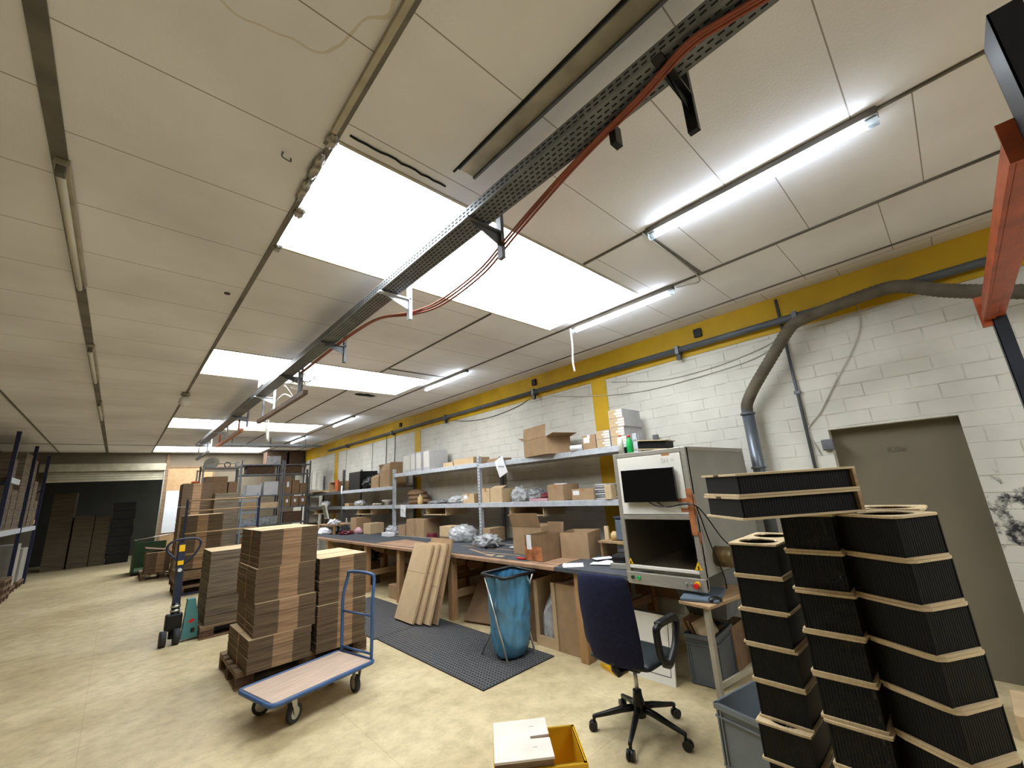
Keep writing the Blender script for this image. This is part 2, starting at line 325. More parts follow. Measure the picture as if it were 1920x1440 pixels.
    def done(s, name, m, parent=None, bev=0, loc=None, rz=0):
        bmesh.ops.recalc_face_normals(s.b, faces=s.b.faces)
        me = bpy.data.meshes.new(name); s.b.to_mesh(me); s.b.free(); me.materials.append(m)
        o = bpy.data.objects.new(name, me); COL.objects.link(o)
        if parent: o.parent = parent
        if loc is not None: o.location = loc
        if rz: o.rotation_euler.z = rz
        if bev:
            bm = o.modifiers.new('bevel', 'BEVEL'); bm.width = bev; bm.segments = 2; bm.limit_method = 'ANGLE'
        return o

def tag(o, label, cat, group=None):
    o['label'] = label; o['category'] = cat
    if group: o['group'] = group
    return o
def thing(name, label, cat, loc=(0, 0, 0), rz=0, group=None):
    o = bpy.data.objects.new(name, None); COL.objects.link(o); o.location = loc; o.rotation_euler.z = rz
    o.empty_display_size = .1
    return tag(o, label, cat, group)
def struct(name, mb, m, bev=0):
    o = mb.done(name, m, bev=bev); o['kind'] = 'structure'; return o
def dup(root, loc, rz=None, label=None, group=None):
    r = root.copy(); COL.objects.link(r); r.location = loc
    if rz is not None: r.rotation_euler.z = rz
    if label: r['label'] = label
    if group: r['group'] = group
    for ch in list(root.children):
        c = ch.copy(); COL.objects.link(c); c.parent = r
        for g in list(ch.children):
            d = g.copy(); COL.objects.link(d); d.parent = c
    return r
def bez(pts, n=10):
    """Catmull-Rom smoothing of a polyline"""
    P = [Vector(p) for p in pts]; P = [P[0]*2-P[1]] + P + [P[-1]*2-P[-2]]; out = []
    for i in range(1, len(P)-2):
        for k in range(n):
            t = k/n; a, b, c, d = P[i-1], P[i], P[i+1], P[i+2]
            out.append(.5*((2*b)+(c-a)*t+(2*a-5*b+4*c-d)*t*t+(3*b-3*c+d-a)*t**3))
    out.append(P[-2]); return out
def text(parent, s, size, loc, rot, m, ext=.0005):
    cu = bpy.data.curves.new('lettering', 'FONT'); cu.body = s; cu.size = size; cu.extrude = ext; cu.materials.append(m)
    tmp = bpy.data.objects.new('tmp', cu); me = bpy.data.meshes.new_from_object(tmp); bpy.data.objects.remove(tmp)
    if not me.materials: me.materials.append(m)
    o = bpy.data.objects.new('lettering', me); COL.objects.link(o); o.parent = parent; o.location = loc; o.rotation_euler = rot
    return o
WZ = 3.33      # ceiling height
WX = 4.75      # face of the right wall
FY = 17.1      # far wall
LX = -3.8      # left wall
BY = -4.6      # wall behind the camera

# ------------------------------------------------------------------ setting
struct('floor', MB().box(LX-.2, WX+.6, BY-.2, 22.5, -.1, 0), floor_mat())
SKY = [(-3.2, -1.95), (1.765, 2.90), (5.45, 6.62), (10.27, 11.55), (15.15, 16.65)]  # first entry is an unseen skylight added behind the camera for its light
SX0, SX1 = .57, 3.42
cm = MB()
cm.box(LX-.2, SX0, BY-.2, FY, WZ, WZ+.08); cm.box(SX1, WX+.2, BY-.2, FY, WZ, WZ+.08)
ys = [BY-.2] + [v for s in SKY for v in s] + [FY]
for a, b in zip(ys[::2], ys[1::2]): cm.box(SX0, SX1, a, b, WZ, WZ+.08)
struct('ceiling', cm, ceil_mat())
for i, (a, b) in enumerate(SKY):
    wn = struct('window_%d' % (i+1), MB().box(SX0, SX1, a, b, WZ+.055, WZ+.06), sky_em)
    fr = MB(); t = .012
    fr.box(SX0-.01, SX1+.01, a-t, a+t/2, WZ-.008, WZ+.05); fr.box(SX0-.01, SX1+.01, b-t/2, b+t, WZ-.008, WZ+.05)
    fr.done('window_frame', profile_l, wn)
ti = [0]
def trim(mb, m):
    ti[0] += 1; return struct('trim_%d' % ti[0], mb, m)
# suspension profiles along the room
for x, wd, mm in ((-1.38, .022, profile_m), (-.42, .06, profile_m), (.57, .03, profile_m), (2.56, .016, profile_m), (3.55, .02, profile_m), (4.4, .012, profile_m), (-2.4, .022, profile_m)):
    segs = [(BY, FY)]
    if x == 2.56: segs = [(BY, -3.22), (-1.93, 1.74), (2.93, 5.43), (6.65, 10.25), (11.57, 15.1)]
    t = MB()
    for a, b in segs: t.box(x-wd/2, x+wd/2, a, b, WZ-.012, WZ-.0005)
    trim(t, mm)
t = MB().box(.535, .56, BY, 1.7, WZ-.03, WZ-.0005); trim(t, profile_l)
t = MB()
for y in (-1.2, 1.2, 5.2): t.box(2.57, 3.54, y-.014, y+.014, WZ-.012, WZ-.0005)
trim(t, profile_m)
# beam across the far end of the ceiling
trim(MB().box(LX, WX, 15.0, 15.02, WZ-.01, WZ-.0005), profile_m)
# right wall with the blocked door opening
DY0, DY1, DZ = -.06, .78, 1.925
wm_ = MB()
wm_.box(WX, WX+.3, DY1, 22.4, 0, WZ); wm_.box(WX, WX+.3, BY, DY0, 0, WZ); wm_.box(WX, WX+.3, DY0, DY1, DZ, WZ)
struct('wall_right', wm_, wallw)
d = struct('door_1', MB().box(WX+.12, WX+.16, DY0, DY1, 0, DZ), doorm)
text(d, 'Kille', .07, (WX+.118, .42, 1.68), (R(90), 0, R(-90)), scrawl)
MB().box(WX+.115, WX+.119, .34, .42, 1.86, 1.885).done('paper_label', dirty, d)
trim(MB().box(WX-.012, WX, BY, 16.0, 2.96, WZ), yellow)
t = MB()
for a, b in ((3.10, 3.34), (8.03, 8.27), (12.85, 13.1)): t.box(WX-.012, WX, a, b, 0, 2.96)
trim(t, yellow)
# far wall: opening with roller shutter at the left, chipboard lining, plaster
OX0, OX1, OZ = -1.59, .96, 2.98
fw_ = MB(); fw_.box(LX-.2, OX0, FY, FY+.15, 0, WZ); fw_.box(OX0, OX1, FY, FY+.15, OZ, WZ); fw_.box(OX1, WX+.3, FY, FY+.15, 0, WZ)
struct('wall_far', fw_, dirty)
struct('wall_left', MB().box(LX-.2, LX, BY, 22.4, 0, WZ), dirty)
struct('wall_back', MB().box(LX-.2, WX+.3, BY-.2, BY, 0, WZ), dirty)
struct('wall_storeroom', MB().box(LX-.2, WX+.3, 21.9, 22.1, 0, WZ), darkwall)
o = struct('window_6', MB().box(2.0, 3.2, 19.0, 20.2, WZ-.02, WZ-.01), sky_em)  # unseen glowing panel, added to brighten the dark storeroom
struct('ceiling_storeroom', MB().box(LX-.2, WX+.3, FY, 22.1, WZ, WZ+.1), darkwall)
t = MB(); t.box(1.02, 2.2, FY-.02, FY, .1, 2.86); trim(t, chip)
t = MB(); t.box(.96, 1.04, FY-.05, FY, 0, WZ); t.box(1.04, 4.7, FY-.04, FY, 2.86, 2.93); t.box(2.2, 2.27, FY-.035, FY, 0, 2.86); trim(t, pal_m)
sh = thing('roller_shutter', 'white roller shutter drawn halfway into its box above the dark doorway', 'shutter', (0, FY-.06, 0))
MB().box(OX0-.1, OX1, -.14, .05, 2.78, 3.0).done('shutter_box', mat('cream_shutter', (168, 162, 140), .5, var=.1), sh, .02)
t = MB()
for k in range(4): t.box(OX0, OX1-.02, -.03, 0, 2.5+k*.07, 2.565+k*.07)
t.done('slat_curtain', MATS['cream_shutter'], sh, .008)
t = MB().box(OX1-.03, OX1+.0, -.05, .0, 0, 2.78); t.done('guide_rail', zinc, sh)

# ------------------------------------------------------------------ ceiling lights
def tube_light(x, y0, y1, label, lit=True, z=WZ, group=None):
    L_ = y1-y0
    o = thing('tube_light', label, 'ceiling light', (x, y0, z-.0005), 0, group)
    MB().box(-.03, .03, 0, L_, -.04, 0).done('housing', profile_m if lit else profile_l, o, .004)
    for y in (.03, L_-.03): MB().box(-.018, .018, y-.025, y+.025, -.085, -.04).done('lamp_holder', clear_pl if lit else profile_m, o, .004)
    tb = MB().cyl((0, .05, -.07), (0, L_-.05, -.07), .016, 14).done('tube', tube_on if lit else tube_off, o)
    return o
tube_light(2.56, -.10, 1.17, 'lit fluorescent tube nearest the camera, above the near floor')
tube_light(3.56, 1.47, 2.68, 'lit fluorescent tube beside the right end of the largest skylight')
tube_light(3.56, 4.68, 5.86, 'lit fluorescent tube beside the right end of the second skylight')
tube_light(3.56, 8.80, 10.04, 'lit fluorescent tube ahead of the third skylight')
tube_light(3.56, 12.2, 13.45, 'small lit fluorescent tube farthest down the hall')
tube_light(-.41, 2.7, 4.3, 'unlit white tube light at the left, nearest of its row', False)
tube_light(-.41, 5.9, 7.5, 'unlit white tube light at the left, second of its row', False)
tube_light(-.41, 9.0, 10.6, 'unlit white tube light at the left, third of its row', False)
t = MB(); t.tube(bez([(0, 0, 0), (.01, .004, -.2), (-.004, .01, -.38), (.012, .012, -.5)], 8), .011, 6)
tag(t.done('hanging_strap', cable_w, None, 0, (3.5, 2.66, WZ-.045)), 'cream cable end hanging from the ceiling beside the lit tube', 'cable')
t = MB().tube(bez([(3.57, .0+1.44, WZ-.03), (3.62, 1.38, WZ-.02), (3.6, 1.24, WZ-.01), (2.62, 1.2, WZ-.02), (2.57, 1.2, WZ-.02)], 6), .006, 6)
tag(t.done('lamp_cable', cable_w), 'thin white cable joining the two nearest lit tube lights', 'cable')
o = thing('bulkhead_lamp', 'old glass bulkhead lamp hanging from the ceiling left of the second skylight', 'lamp', (.56, 7.9, WZ-.002))
MB().lathe([(.05, 0), (.06, -.05), (.03, -.06)]).done('base', profile_l, o)
MB().lathe([(.03, -.06), (.07, -.1), (.075, -.16), (.04, -.21), (.005, -.22)]).done('glass_jar', tube_off, o)
# foil tape on the near skylight edge
for i, (x, y, s) in enumerate(((.56, 1.76, .07), (.555, 1.98, .06), (.56, 2.2, .06), (.6, 2.42, .07), (.6, 2.9, .06))):
    t = MB().blob((0, 0, 0), (s*.8, s*3.6 if i in (1, 2) else s*1.5, .03), seed=i, amp=.3, freq=4)
    tag(t.done('foil_tape_patch', mirror_tape, None, 0, (x, y, WZ-.03)), ['crinkled grey foil tape at the near left corner of the largest skylight', 'long crinkled foil tape strip below the near skylight corner', 'crinkled foil tape strip midway on the skylight edge', 'loose foil tape flap with orange edge on the skylight', 'crumpled foil tape at the far left corner of the largest skylight'][i], 'tape')

P = []; rs = random.Random(3)
for k in range(15): P.append((.62+.04*k, 1.69+.012*(rs.random()-.5), WZ-.006))
tag(MB().tube(P, .006, 6).done('dark_seam', slot_m), 'dark ragged foam bead along the near edge of the largest skylight', 'sealant')
tag(MB().tube(bez([(.40, 2.0, WZ-.002), (.40, 2.0, WZ-.03), (.44, 2.01, WZ-.03), (.44, 2.01, WZ-.01)], 4), .004, 6).done('ceiling_hook', galv_d), 'small bent wire hook in the ceiling left of the largest skylight', 'hook')
tag(MB().lathe([(.022, -.006), (.022, 0)], seg=14).done('ceiling_plug', black_pl, None, 0, (.46, 3.88, WZ-.0005)), 'small black round plug in the ceiling left of the cable tray', 'plug')
tag(MB().blob((0, 0, 0), (.35, .16, .012), 44, .3, 3).done('torn_ceiling_patch', slot_m, None, 0, (2.95, 6.86, WZ-.011)), 'dark torn patch in the ceiling at the far edge of the second skylight', 'patch')
# ------------------------------------------------------------------ cable trays
def tray(name, label, x0, x1, y0, y1, z, h=.06, loc_slots=True, m=tray_m):
    o = thing(name, label, 'cable tray', ((x0+x1)/2, y0, z))
    wd = (x1-x0)/2; L_ = y1-y0; b = MB()
    b.box(-wd, wd, 0, L_, 0, .002); b.box(-wd, -wd+.002, 0, L_, .002, h); b.box(wd-.002, wd, 0, L_, .002, h)
    b.done('channel', m, o)
    if loc_slots:
        s_ = MB(); y = .05; k = 0
        while y < L_ and y < 9:
            for j, xx in enumerate((-.05, -.025, 0, .025, .05)):
                yy = y + (.018 if j % 2 else 0); s_.box(xx-.004, xx+.004, yy, yy+.022, -.0006, -.0001)
            for zz in (.02, .042): s_.box(-wd-.0006, -wd-.0001, y, y+.022, zz-.004, zz+.004)
            y += .036
        sl = s_.done('slots', slot_m, o)
    return o
tr = tray('cable_tray', 'long perforated grey cable tray running under the ceiling down the whole hall', 1.225, 1.365, -1.5, 12.9, 3.06)
o = thing('ceiling_channel', 'short smooth open channel fixed to the ceiling beside the long cable tray', 'channel', (1.16, -1.4, WZ))
MB().box(.0, .105, 0, 2.93, -.006, -.001).done('web', profile_l, o); MB().box(.0, .006, 0, 2.93, -.014, -.006).done('flange', galv_d, o); MB().box(.098, .112, 0, 2.93, -.02, -.001).done('flange', galv_d, o)
MB().box(-.012, -.001, 0, 2.97, -.006, -.001).done('dark_seam', slot_m, o)  # narrow dark strip along the channel's left edge
o = tray('cross_cable_tray', 'grey cable tray crossing the far end of the hall to the right wall', 1.7, 1.9, 0, 2.5, 3.1, .05, False); o.rotation_euler.z = R(-90); o.location = (1.7, 12.8, 3.1)
for y in (.3, 1.2, 2.1): MB().box(-.102, -.1, y-.01, y+.01, -.02, WZ-3.101).done('hanger', galv_d, o)
def bracket(y, label, down=.17, m=galv_d):
    o = thing('tray_bracket', label, 'bracket', (1.3, y, 3.055), 0, 'brackets under the cable tray')
    b = MB().box(-.09, .17, -.02, .02, -.012, 0)
    b.b.faces.ensure_lookup_table(); v = [b._v(c) for c in ((.15, -.002, -.012), (-.06, -.002, -.012), (.15, -.002, -.09))]; b._f(v)
    v = [b._v(c) for c in ((.15, .002, -.012), (.15, .002, -.09), (-.06, .002, -.012))]; b._f(v)
    b.done('arm', m, o)
    MB().box(.15, .175, -.02, .02, -down, WZ-3.056).done('drop_rod', m, o)
for y, l, m in ((.42, 'dark steel bracket under the cable tray, nearest the camera', black_pl), (1.55, 'steel bracket under the tray in front of the largest skylight', galv_d), (2.62, 'bright galvanised bracket under the tray at the far edge of the largest skylight', galv),
                (3.9, 'bracket under the tray between first and second skylight', galv_d), (5.25, 'bracket under the tray before the second skylight', galv_d), (6.5, 'bright bracket under the tray beyond the second skylight', galv), (8.2, 'bracket under the tray above the hanging steel beam', galv_d), (10.1, 'small bracket under the tray at the third skylight', galv), (12.1, 'farthest small bracket under the tray', galv)): bracket(y, l, .17, m)
MB().box(0, .05, 0, .03, -.09, 0).done('x', black_pl).name = 'tray_clip'
tag(bpy.data.objects['tray_clip'], 'small black clip hanging under the near part of the tray', 'clip'); bpy.data.objects['tray_clip'].location = (1.34, .68, 3.06)
for i, dx in enumerate((0, .02, .045)):
    pts = [(1.34+dx, -1.4, 3.045), (1.335+dx/2, -.3, 3.04), (1.3+dx*.6, .02, 3.04), (1.262+dx*.6, .2, 3.04), (1.24+dx*.6, .33, 3.035), (1.29+dx*.6, .54, 3.035), (1.335+dx*.6, .81, 3.035), (1.38+dx*.7, 1.07, 3.025), (1.44+dx*.7, 1.45, 2.985-i*.006), (1.53+dx*.7, 1.85, 2.97-i*.01), (1.56+dx*.7, 2.35, 2.965-i*.01), (1.5+dx*.6, 2.65, 2.97-i*.006), (1.38+dx*.4, 2.95, 3.0), (1.375+dx*.5, 3.4, 3.045), (1.37+dx*.5, 3.9, 3.05), (1.385+dx*.5, 5.1, 3.055)]
    tag(MB().tube(bez(pts, 8), .007, 6).done('orange_cable', cable_o), ['orange cable sagging from the cable tray, left of three', 'orange cable sagging from the cable tray, middle of three', 'orange cable sagging from the cable tray, right of three'][i], 'cable', 'orange cables on the tray')
# coil of cable and hanging beams
pts = []
for k in range(60): a = k*.5; pts.append((1.45+.07*math.cos(a), 5.2+.25*math.sin(a*.7), 3.0+.05*math.sin(a)))
tag(MB().tube(pts, .005, 5).done('cable_tangle', cable_w), 'tangle of thin cables under the tray before the second skylight', 'cable')
def hang_beam(y0, y1, z, x, label, m=pal_block, m2=galv_d, xe=None):
    xe = x if xe is None else xe
    o = thing('hanging_beam', label, 'beam', (x, y0, z))
    MB().bar((0, 0, 0), (xe-x, y1-y0, 0), .05, .05).done('rail', m, o)
    for f in (.12, .9): MB().box((xe-x)*f-.012, (xe-x)*f+.012, (y1-y0)*f-.012, (y1-y0)*f+.012, .02, 3.06-z).done('hanger', m2, o)
hang_beam(4.75, 6.9, 2.76, 1.37, 'brown square steel rail hanging below the tray under the second skylight', mat('rust_brown_steel', (112, 92, 78), .6, .3, var=.2))
hang_beam(8.0, 10.4, 2.8, 1.36, 'orange and brown steel rail hanging near the third skylight', mat('rust_orange_steel', (186, 120, 84), .6, .1, var=.2), orange_rack)
hang_beam(11.3, 13.2, 2.78, 1.33, 'grey rail hanging near the farthest skylight', galv_d)
tag(MB().tube(bez([(0, 0, 0), (.15, .2, -.1), (.1, .5, -.02), (.02, .9, -.24), (.06, 1.0, -.6), (.07, 1.05, -.3), (.1, 1.1, -.62)], 8), .01, 6).done('coiled_cable', cable_w, None, 0, (1.44, 5.9, 3.1)), 'white cable with a coiled end hanging from the tray', 'cable')
tag(MB().box(-.09, .09, -.12, .12, 0, .12).done('junction_box', white_paint, None, .01, (1.3, 6.2, 3.125)), 'white junction box on top of the cable tray past the second skylight', 'box')

# ------------------------------------------------------------------ pipes and cables on the right wall
o = thing('wall_conduit', 'thick dark grey pipe running along the yellow band of the wall', 'pipe', (WX-.075, 0, 3.05))
MB().cyl((0, -3, 0), (0, 4.3, 0), .036, 14).done('pipe_run', pipe_g, o); MB().cyl((0, 4.3, .0), (0, 13.5, .02), .03, 12).done('pipe_run', pipe_g, o)
for y in (.8, 2.0, 4.4, 6.9, 9.2, 12): MB().box(-.05, .075, y-.02, y+.02, -.055, .045).done('pipe_clamp', galv_d, o)
for y in (2.0, 4.4, 6.9): MB().box(-.03, .01, y-.025, y+.025, -.12, -.05).done('outlet', black_pl, o)
hp = [(4.62, 1.38, 2.2), (4.61, 1.36, 2.28), (4.58, 1.26, 2.42), (4.56, 1.06, 2.66), (4.56, .86, 2.9), (4.56, .76, 2.96), (4.56, .5, 3.0), (4.56, .15, 3.03), (4.56, .0, 3.0), (4.56, -.2, 2.88), (4.56, -.42, 2.78), (4.58, -.7, 2.68), (4.6, -1.4, 2.5)]
hb = bez(hp, 16)
tag(MB().tube(hb, .055, 16, rfun=lambda i: .052+.005*(i % 2)).done('extraction_hose', hose_m), 'grey brown ribbed extraction hose bending along the wall above the door', 'hose')
o = thing('extraction_pipe', 'vertical grey steel pipe behind the machine carrying the ribbed hose', 'pipe', (4.62, 1.38, 0))
MB().cyl((0, 0, .9), (0, 0, 2.22), .055, 20).done('riser', duct_g, o)
for z in (2.16, 1.62): MB().cyl((0, 0, z), (0, 0, z+.02), .068, 20).done('hose_clamp', galv_d, o)
o = thing('vertical_conduit', 'thin vertical grey conduit on the white wall left of the door', 'pipe', (WX-.02, .94, 0))
MB().cyl((0, 0, 1.4), (0, .0, 3.3), .014, 8).done('pipe_run', pipe_g, o)
for z in (2.3, 2.9): MB().box(-.02, .02, -.025, .025, z, z+.03).done('pipe_clamp', galv_d, o)
def wcable(label, pts, m=cable_w, r=.005): tag(MB().tube(bez([(WX-.012, y, z) for y, z in pts], 8), r, 6).done('wall_cable', m), label, 'cable')
wcable('white cable curving down the wall above the door', [(.33, 3.0), (.36, 2.8), (.46, 2.6), (.6, 2.4), (.8, 2.1), (.93, 1.95), (.9, 1.8), (.87, 1.7)])
wcable('thin cable sagging along the white wall below the pipe', [(4.1, 2.93), (3.4, 2.78), (2.6, 2.68), (1.9, 2.69), (1.3, 2.74), (.98, 2.84)])
wcable('second thin cable sagging along the wall just above the other', [(3.0, 2.9), (2.3, 2.76), (1.7, 2.76), (1.2, 2.83), (.98, 2.9)])
wcable('dark cable drooping below the pipe beside the yellow column', [(6.8, 2.98), (6.3, 2.88), (5.6, 2.84), (4.9, 2.9), (4.5, 3.0)], cable_b)
for y, z, l in ((12.2, 2.1, 'long thin pendant cable with socket on the far white wall'), (9.65, 2.2, 'black cable dropping from the pipe left of the black crate'), (9.2, 2.25, 'black cable dropping from the pipe right of the black crate'), (10.45, 2.2, 'thin grey conduit dropping down the far white wall')):
    wcable(l, [(y, 3.05), (y, 2.7), (y+.02, 2.4), (y, z)], cable_b if 'black' in l else cable_w, .008)
for y, z, l, m in ((1.76, 3.2, 'black socket box on the yellow band, nearest', black_pl), (4.43, 3.22, 'black socket box on the yellow band above the second pipe clamp', black_pl), (12.19, 2.03, 'grey socket at the end of the pendant cable', cab_grey), (.80, 1.79, 'small switch with loose wires beside the door', galv_d), (8.9, 3.2, 'small dark box on the yellow band far along the wall', black_pl)):
    tag(MB().box(-.035, 0, -.045, .045, -.05, .05).done('wall_socket', m, None, .008, (WX-.013, y, z)), l, 'socket')

# ------------------------------------------------------------------ rack at the near right (orange beam)
o = thing('orange_pallet_rack', 'anthracite pallet rack with an orange beam at the right edge', 'rack', (0, -.38, 0))
def upright(x, y, z1, m, w_=.09):
    b = MB(); b.box(x-w_/2, x+w_/2, y-.005, y+.0, 0, z1); b.box(x-w_/2, x-w_/2+.004, y-.07, y, 0, z1); b.box(x+w_/2-.004, x+w_/2, y-.07, y, 0, z1)
    return b
upright(1.9, .02, 2.94, dark_rack, .17).done('upright', dark_rack, o); upright(4.36, .02, 2.66, dark_rack).done('upright', dark_rack, o)
b = MB(); b.box(1.99, 4.34, .0, .045, 2.52, 2.65); b.box(1.99, 4.34, .045, .06, 2.52, 2.57); b.box(1.99, 4.34, -.045, .0, 2.53, 2.56); b.done('beam', orange_rack, o, .003)
MB().box(4.32, 4.36, -.03, .07, 2.48, 2.7).done('beam_connector', orange_rack, o); MB().box(1.986, 1.998, -.04, .062, 2.51, 2.66).done('beam_connector', orange_rack, o)

# ------------------------------------------------------------------ workbenches
def bench(y0, y1, label, legs, edge=bench_edge, x0=3.24):
    L_ = y1-y0
    o = thing('workbench', label, 'workbench', (x0, y0, 0))
    MB().box(.0, 1.49, 0, L_, .765, .8).done('worktop', edge, o, .003)
    MB().box(.09 if edge is bench_edge else .0, 1.47, .005, L_-.005, .8, .804).done('worktop_lining', bench_mat, o)
    for y in legs:
        MB().box(.04, .13, y-y0-.045, y-y0+.045, 0, .765).done('leg', pine, o, .003); MB().box(1.28, 1.37, y-y0-.045, y-y0+.045, 0, .765).done('leg', pine, o, .003)
        MB().box(.13, 1.28, y-y0-.02, y-y0+.02, .25, .34).done('cross_rail', pine_h, o)
    MB().box(1.32, 1.35, .05, L_-.05, .3, .4).done('back_rail', pine_h, o)
    return o
bench(2.13, 2.97, 'dark grey topped end section of the workbench beside the machine', (2.72,), bench_mat)
b1 = bench(2.98, 7.2, 'long workbench with worn grey lining and pine legs behind the blue bag', (4.85, 5.75, 6.25))
bench(7.22, 12.6, 'far workbench with grey lining behind the cardboard bundles', (7.45, 9.3, 11.2))
# worn bare patches and strips on the lining of the long bench
for f in (lambda q: q.box(.09, .45, .02, .45, .8041, .8048), lambda q: q.prism([(.1, 3.0), (.5, 3.0), (.62, 4.1), (.1, 4.2)], .8041, .8048), lambda q: q.box(.3, .33, .8, 1.5, .8041, .8048), lambda q: q.prism([(.12, 1.1), (.16, 1.1), (.42, 1.9), (.38, 1.9)], .8041, .8048), lambda q: q.box(.55, .58, 1.0, 2.3, .8041, .8048)):
    q = MB(); f(q); q.done('bare_wood_patch', bench_edge, b1)
b = MB(); b.box(0, .03, 0, 4.9, 0, .012)
tag(b.done('edge_strip', cab_grey, None, 0, (4.1, 3.6, .8045)), 'pale grey strip lying along the back of the bench lining', 'strip')
tag(MB().box(0, .06, 0, .1, 0, .003).done('wood_offcut', ply, None, 0, (3.42, 4.12, .8045), .4), 'small plywood offcut on the bench lining, left one', 'offcut')
tag(MB().box(0, .06, 0, .1, 0, .003).done('wood_offcut', ply, None, 0, (3.4, 3.93, .8045), .2), 'small pinkish offcut on the bench lining, right one', 'offcut')

# ------------------------------------------------------------------ shelving on the bench
SXF = 4.2
def post(y, x, z0, z1, o, m=galv):
    b = MB(); b.box(x-.002, x+.05, y-.03, y-.027, z0, z1); b.box(x-.002, x+.0015, y-.03, y+.03, z0, z1); b.box(x-.002, x+.05, y+.027, y+.03, z0, z1)
    p = b.done('upright', m, o)
    s_ = MB(); z = z0+.05
    while z < z1-.05: s_.box(x-.0032, x-.0022, y-.014, y-.006, z, z+.022); s_.box(x-.0032, x-.0022, y+.006, y+.014, z, z+.022); z += .05
    s_.done('slots', slot_m, p)
def shelf_unit(y0, y1, zs, label, posts, ztop=2.1, m=galv):
    o = thing('shelving_unit', label, 'shelf', (0, 0, 0))
    for y in posts: post(y, SXF-.01, .806, ztop, o, m); MB().box(4.66, 4.7, y-.03, y+.03, .806, ztop).done('upright', galv_d, o)
    for z in zs:
        MB().box(SXF-.015, SXF+.015, y0, y1, z-.07, z).done('front_beam', m, o, .003)
        MB().box(4.67, 4.69, y0, y1, z-.07, z).done('rear_beam', m, o)
        MB().box(SXF+.016, 4.669, y0, y1, z-.03, z-.008).done('shelf_board', pal_m if z > 1.5 else ply_edge, o)
    return o
shelf_unit(2.42, 5.28, (1.99, 1.385), 'galvanised shelf bay nearest the machine, above the bench', (2.45,), 2.1)
shelf_unit(5.34, 8.16, (2.015, 1.385), 'middle galvanised shelf bay holding the grey white file boxes', (5.31,), 2.11)
shelf_unit(8.24, 10.95, (1.77, 1.385), 'third shelf bay with the black boxes on top', (8.2,), 2.11, galv)
shelf_unit(11.0, 13.8, (1.77, 1.385), 'farthest dark shelf bay on the bench', (10.97, 13.77), 2.3, galv_d)
# papers hung on the shelf
def sheet(label, x, y, z, w_, h, rx, lines=3):
    o = thing('paper_sheet', label, 'paper', (x, y, z)); o.rotation_euler = (rx, 0, 0)
    b = MB(); n = 6
    P = [[(-.006*math.sin(j/n*3), -w_/2+w_*i/n, -h*j/n) for i in range(n+1)] for j in range(n+1)]
    for j in range(n):
        for i in range(n): b.quad(P[j][i], P[j][i+1], P[j+1][i+1], P[j+1][i])
    b.done('page', paper, o)
    b = MB()
    for k in range(lines): b.box(-.0105, -.0085, -w_*.3+k*w_*.2, -w_*.3+k*w_*.2+w_*.12, -h*.62+.02*k, -h*.56+.02*k)
    b.done('print', ink, o); return o
sheet('white printed sheet hanging crooked from the top shelf beam', 4.17, 4.78, 2.03, .2, .27, R(-22))
sheet('white printed sheet hanging from the middle shelf beam', 4.175, 7.74, 1.385, .21, .23, R(4))
sheet('small white label hanging at the middle shelf far along the bench', 4.175, 10.97, 1.9, .1, .2, R(0), 1)

# cartons -----------------------------------------------------------
def carton(label, x, y0, y1, z0, z1, dx=.3, rz=0, m=kraft, open_=False, tape=True, lab=False, flapang=(40, 60, 100, 70), group=None, name='carton', wt=False):
    """x, y0: front (-x) face; box from y0..y1, depth dx away from the camera"""
    wy, h = y1-y0, z1-z0
    o = thing(name, label, 'box', (x+dx/2, (y0+y1)/2, z0), rz, group)
    a, b_ = dx/2, wy/2
    if not open_:
        MB().box(-a, a, -b_, b_, 0, h).done('body', m, o, min(.004, h*.05))
        if tape:
            MB().box(-a-.0008, -a-.0003, -.022, .022, h*.75, h).done('tape', white_tape if wt else tape_m, o)
            MB().box(-a, a, -.022, .022, h+.0003, h+.0008).done('tape', white_tape if wt else tape_m, o)
    else:
        t = .005; q = MB(); q.box(-a, a, -b_, b_, 0, t); q.box(-a, -a+t, -b_, b_, t, h); q.box(a-t, a, -b_, b_, t, h); q.box(-a+t, a-t, -b_, -b_+t, t, h); q.box(-a+t, a-t, b_-t, b_, t, h)
        q.done('body', m, o)
        fl = min(dx, wy)*.42
        for k, (px, py, wx, ang, ax) in enumerate(((-a, 0, wy, flapang[0], 0), (a, 0, wy, flapang[1], PI), (0, -b_, dx, flapang[2], PI/2), (0, b_, dx, flapang[3], -PI/2))):
            if ang is None: continue
            f = MB(); f.T = Matrix.Translation((px, py, h)) @ Matrix.Rotation(ax, 4, 'Z') @ Matrix.Rotation(R(-(90-ang)), 4, 'Y')
            f.box(-.004, 0, -wx/2+.004, wx/2-.004, 0, fl); f.done('flap', m, o)
    if lab: MB().box(-a-.0012, -a-.0004, b_-min(.12, wy*.55), b_-.02, h*.45, h*.85).done('address_label', paper, o)
    return o
def film(label, x, y0, y1, z0, z1, dx=.25, m=clearf, seed=1, cat='bag', name='plastic_bag', amp=.22, freq=4):
    t = MB().blob((0, 0, 0), (dx, (y1-y0)*.95, (z1-z0)), seed=seed, amp=amp, freq=freq, sub=4)
    return tag(t.done(name, m, None, 0, (x+dx/2, (y0+y1)/2, z0+.0)), label, cat)

ZM = 1.3855
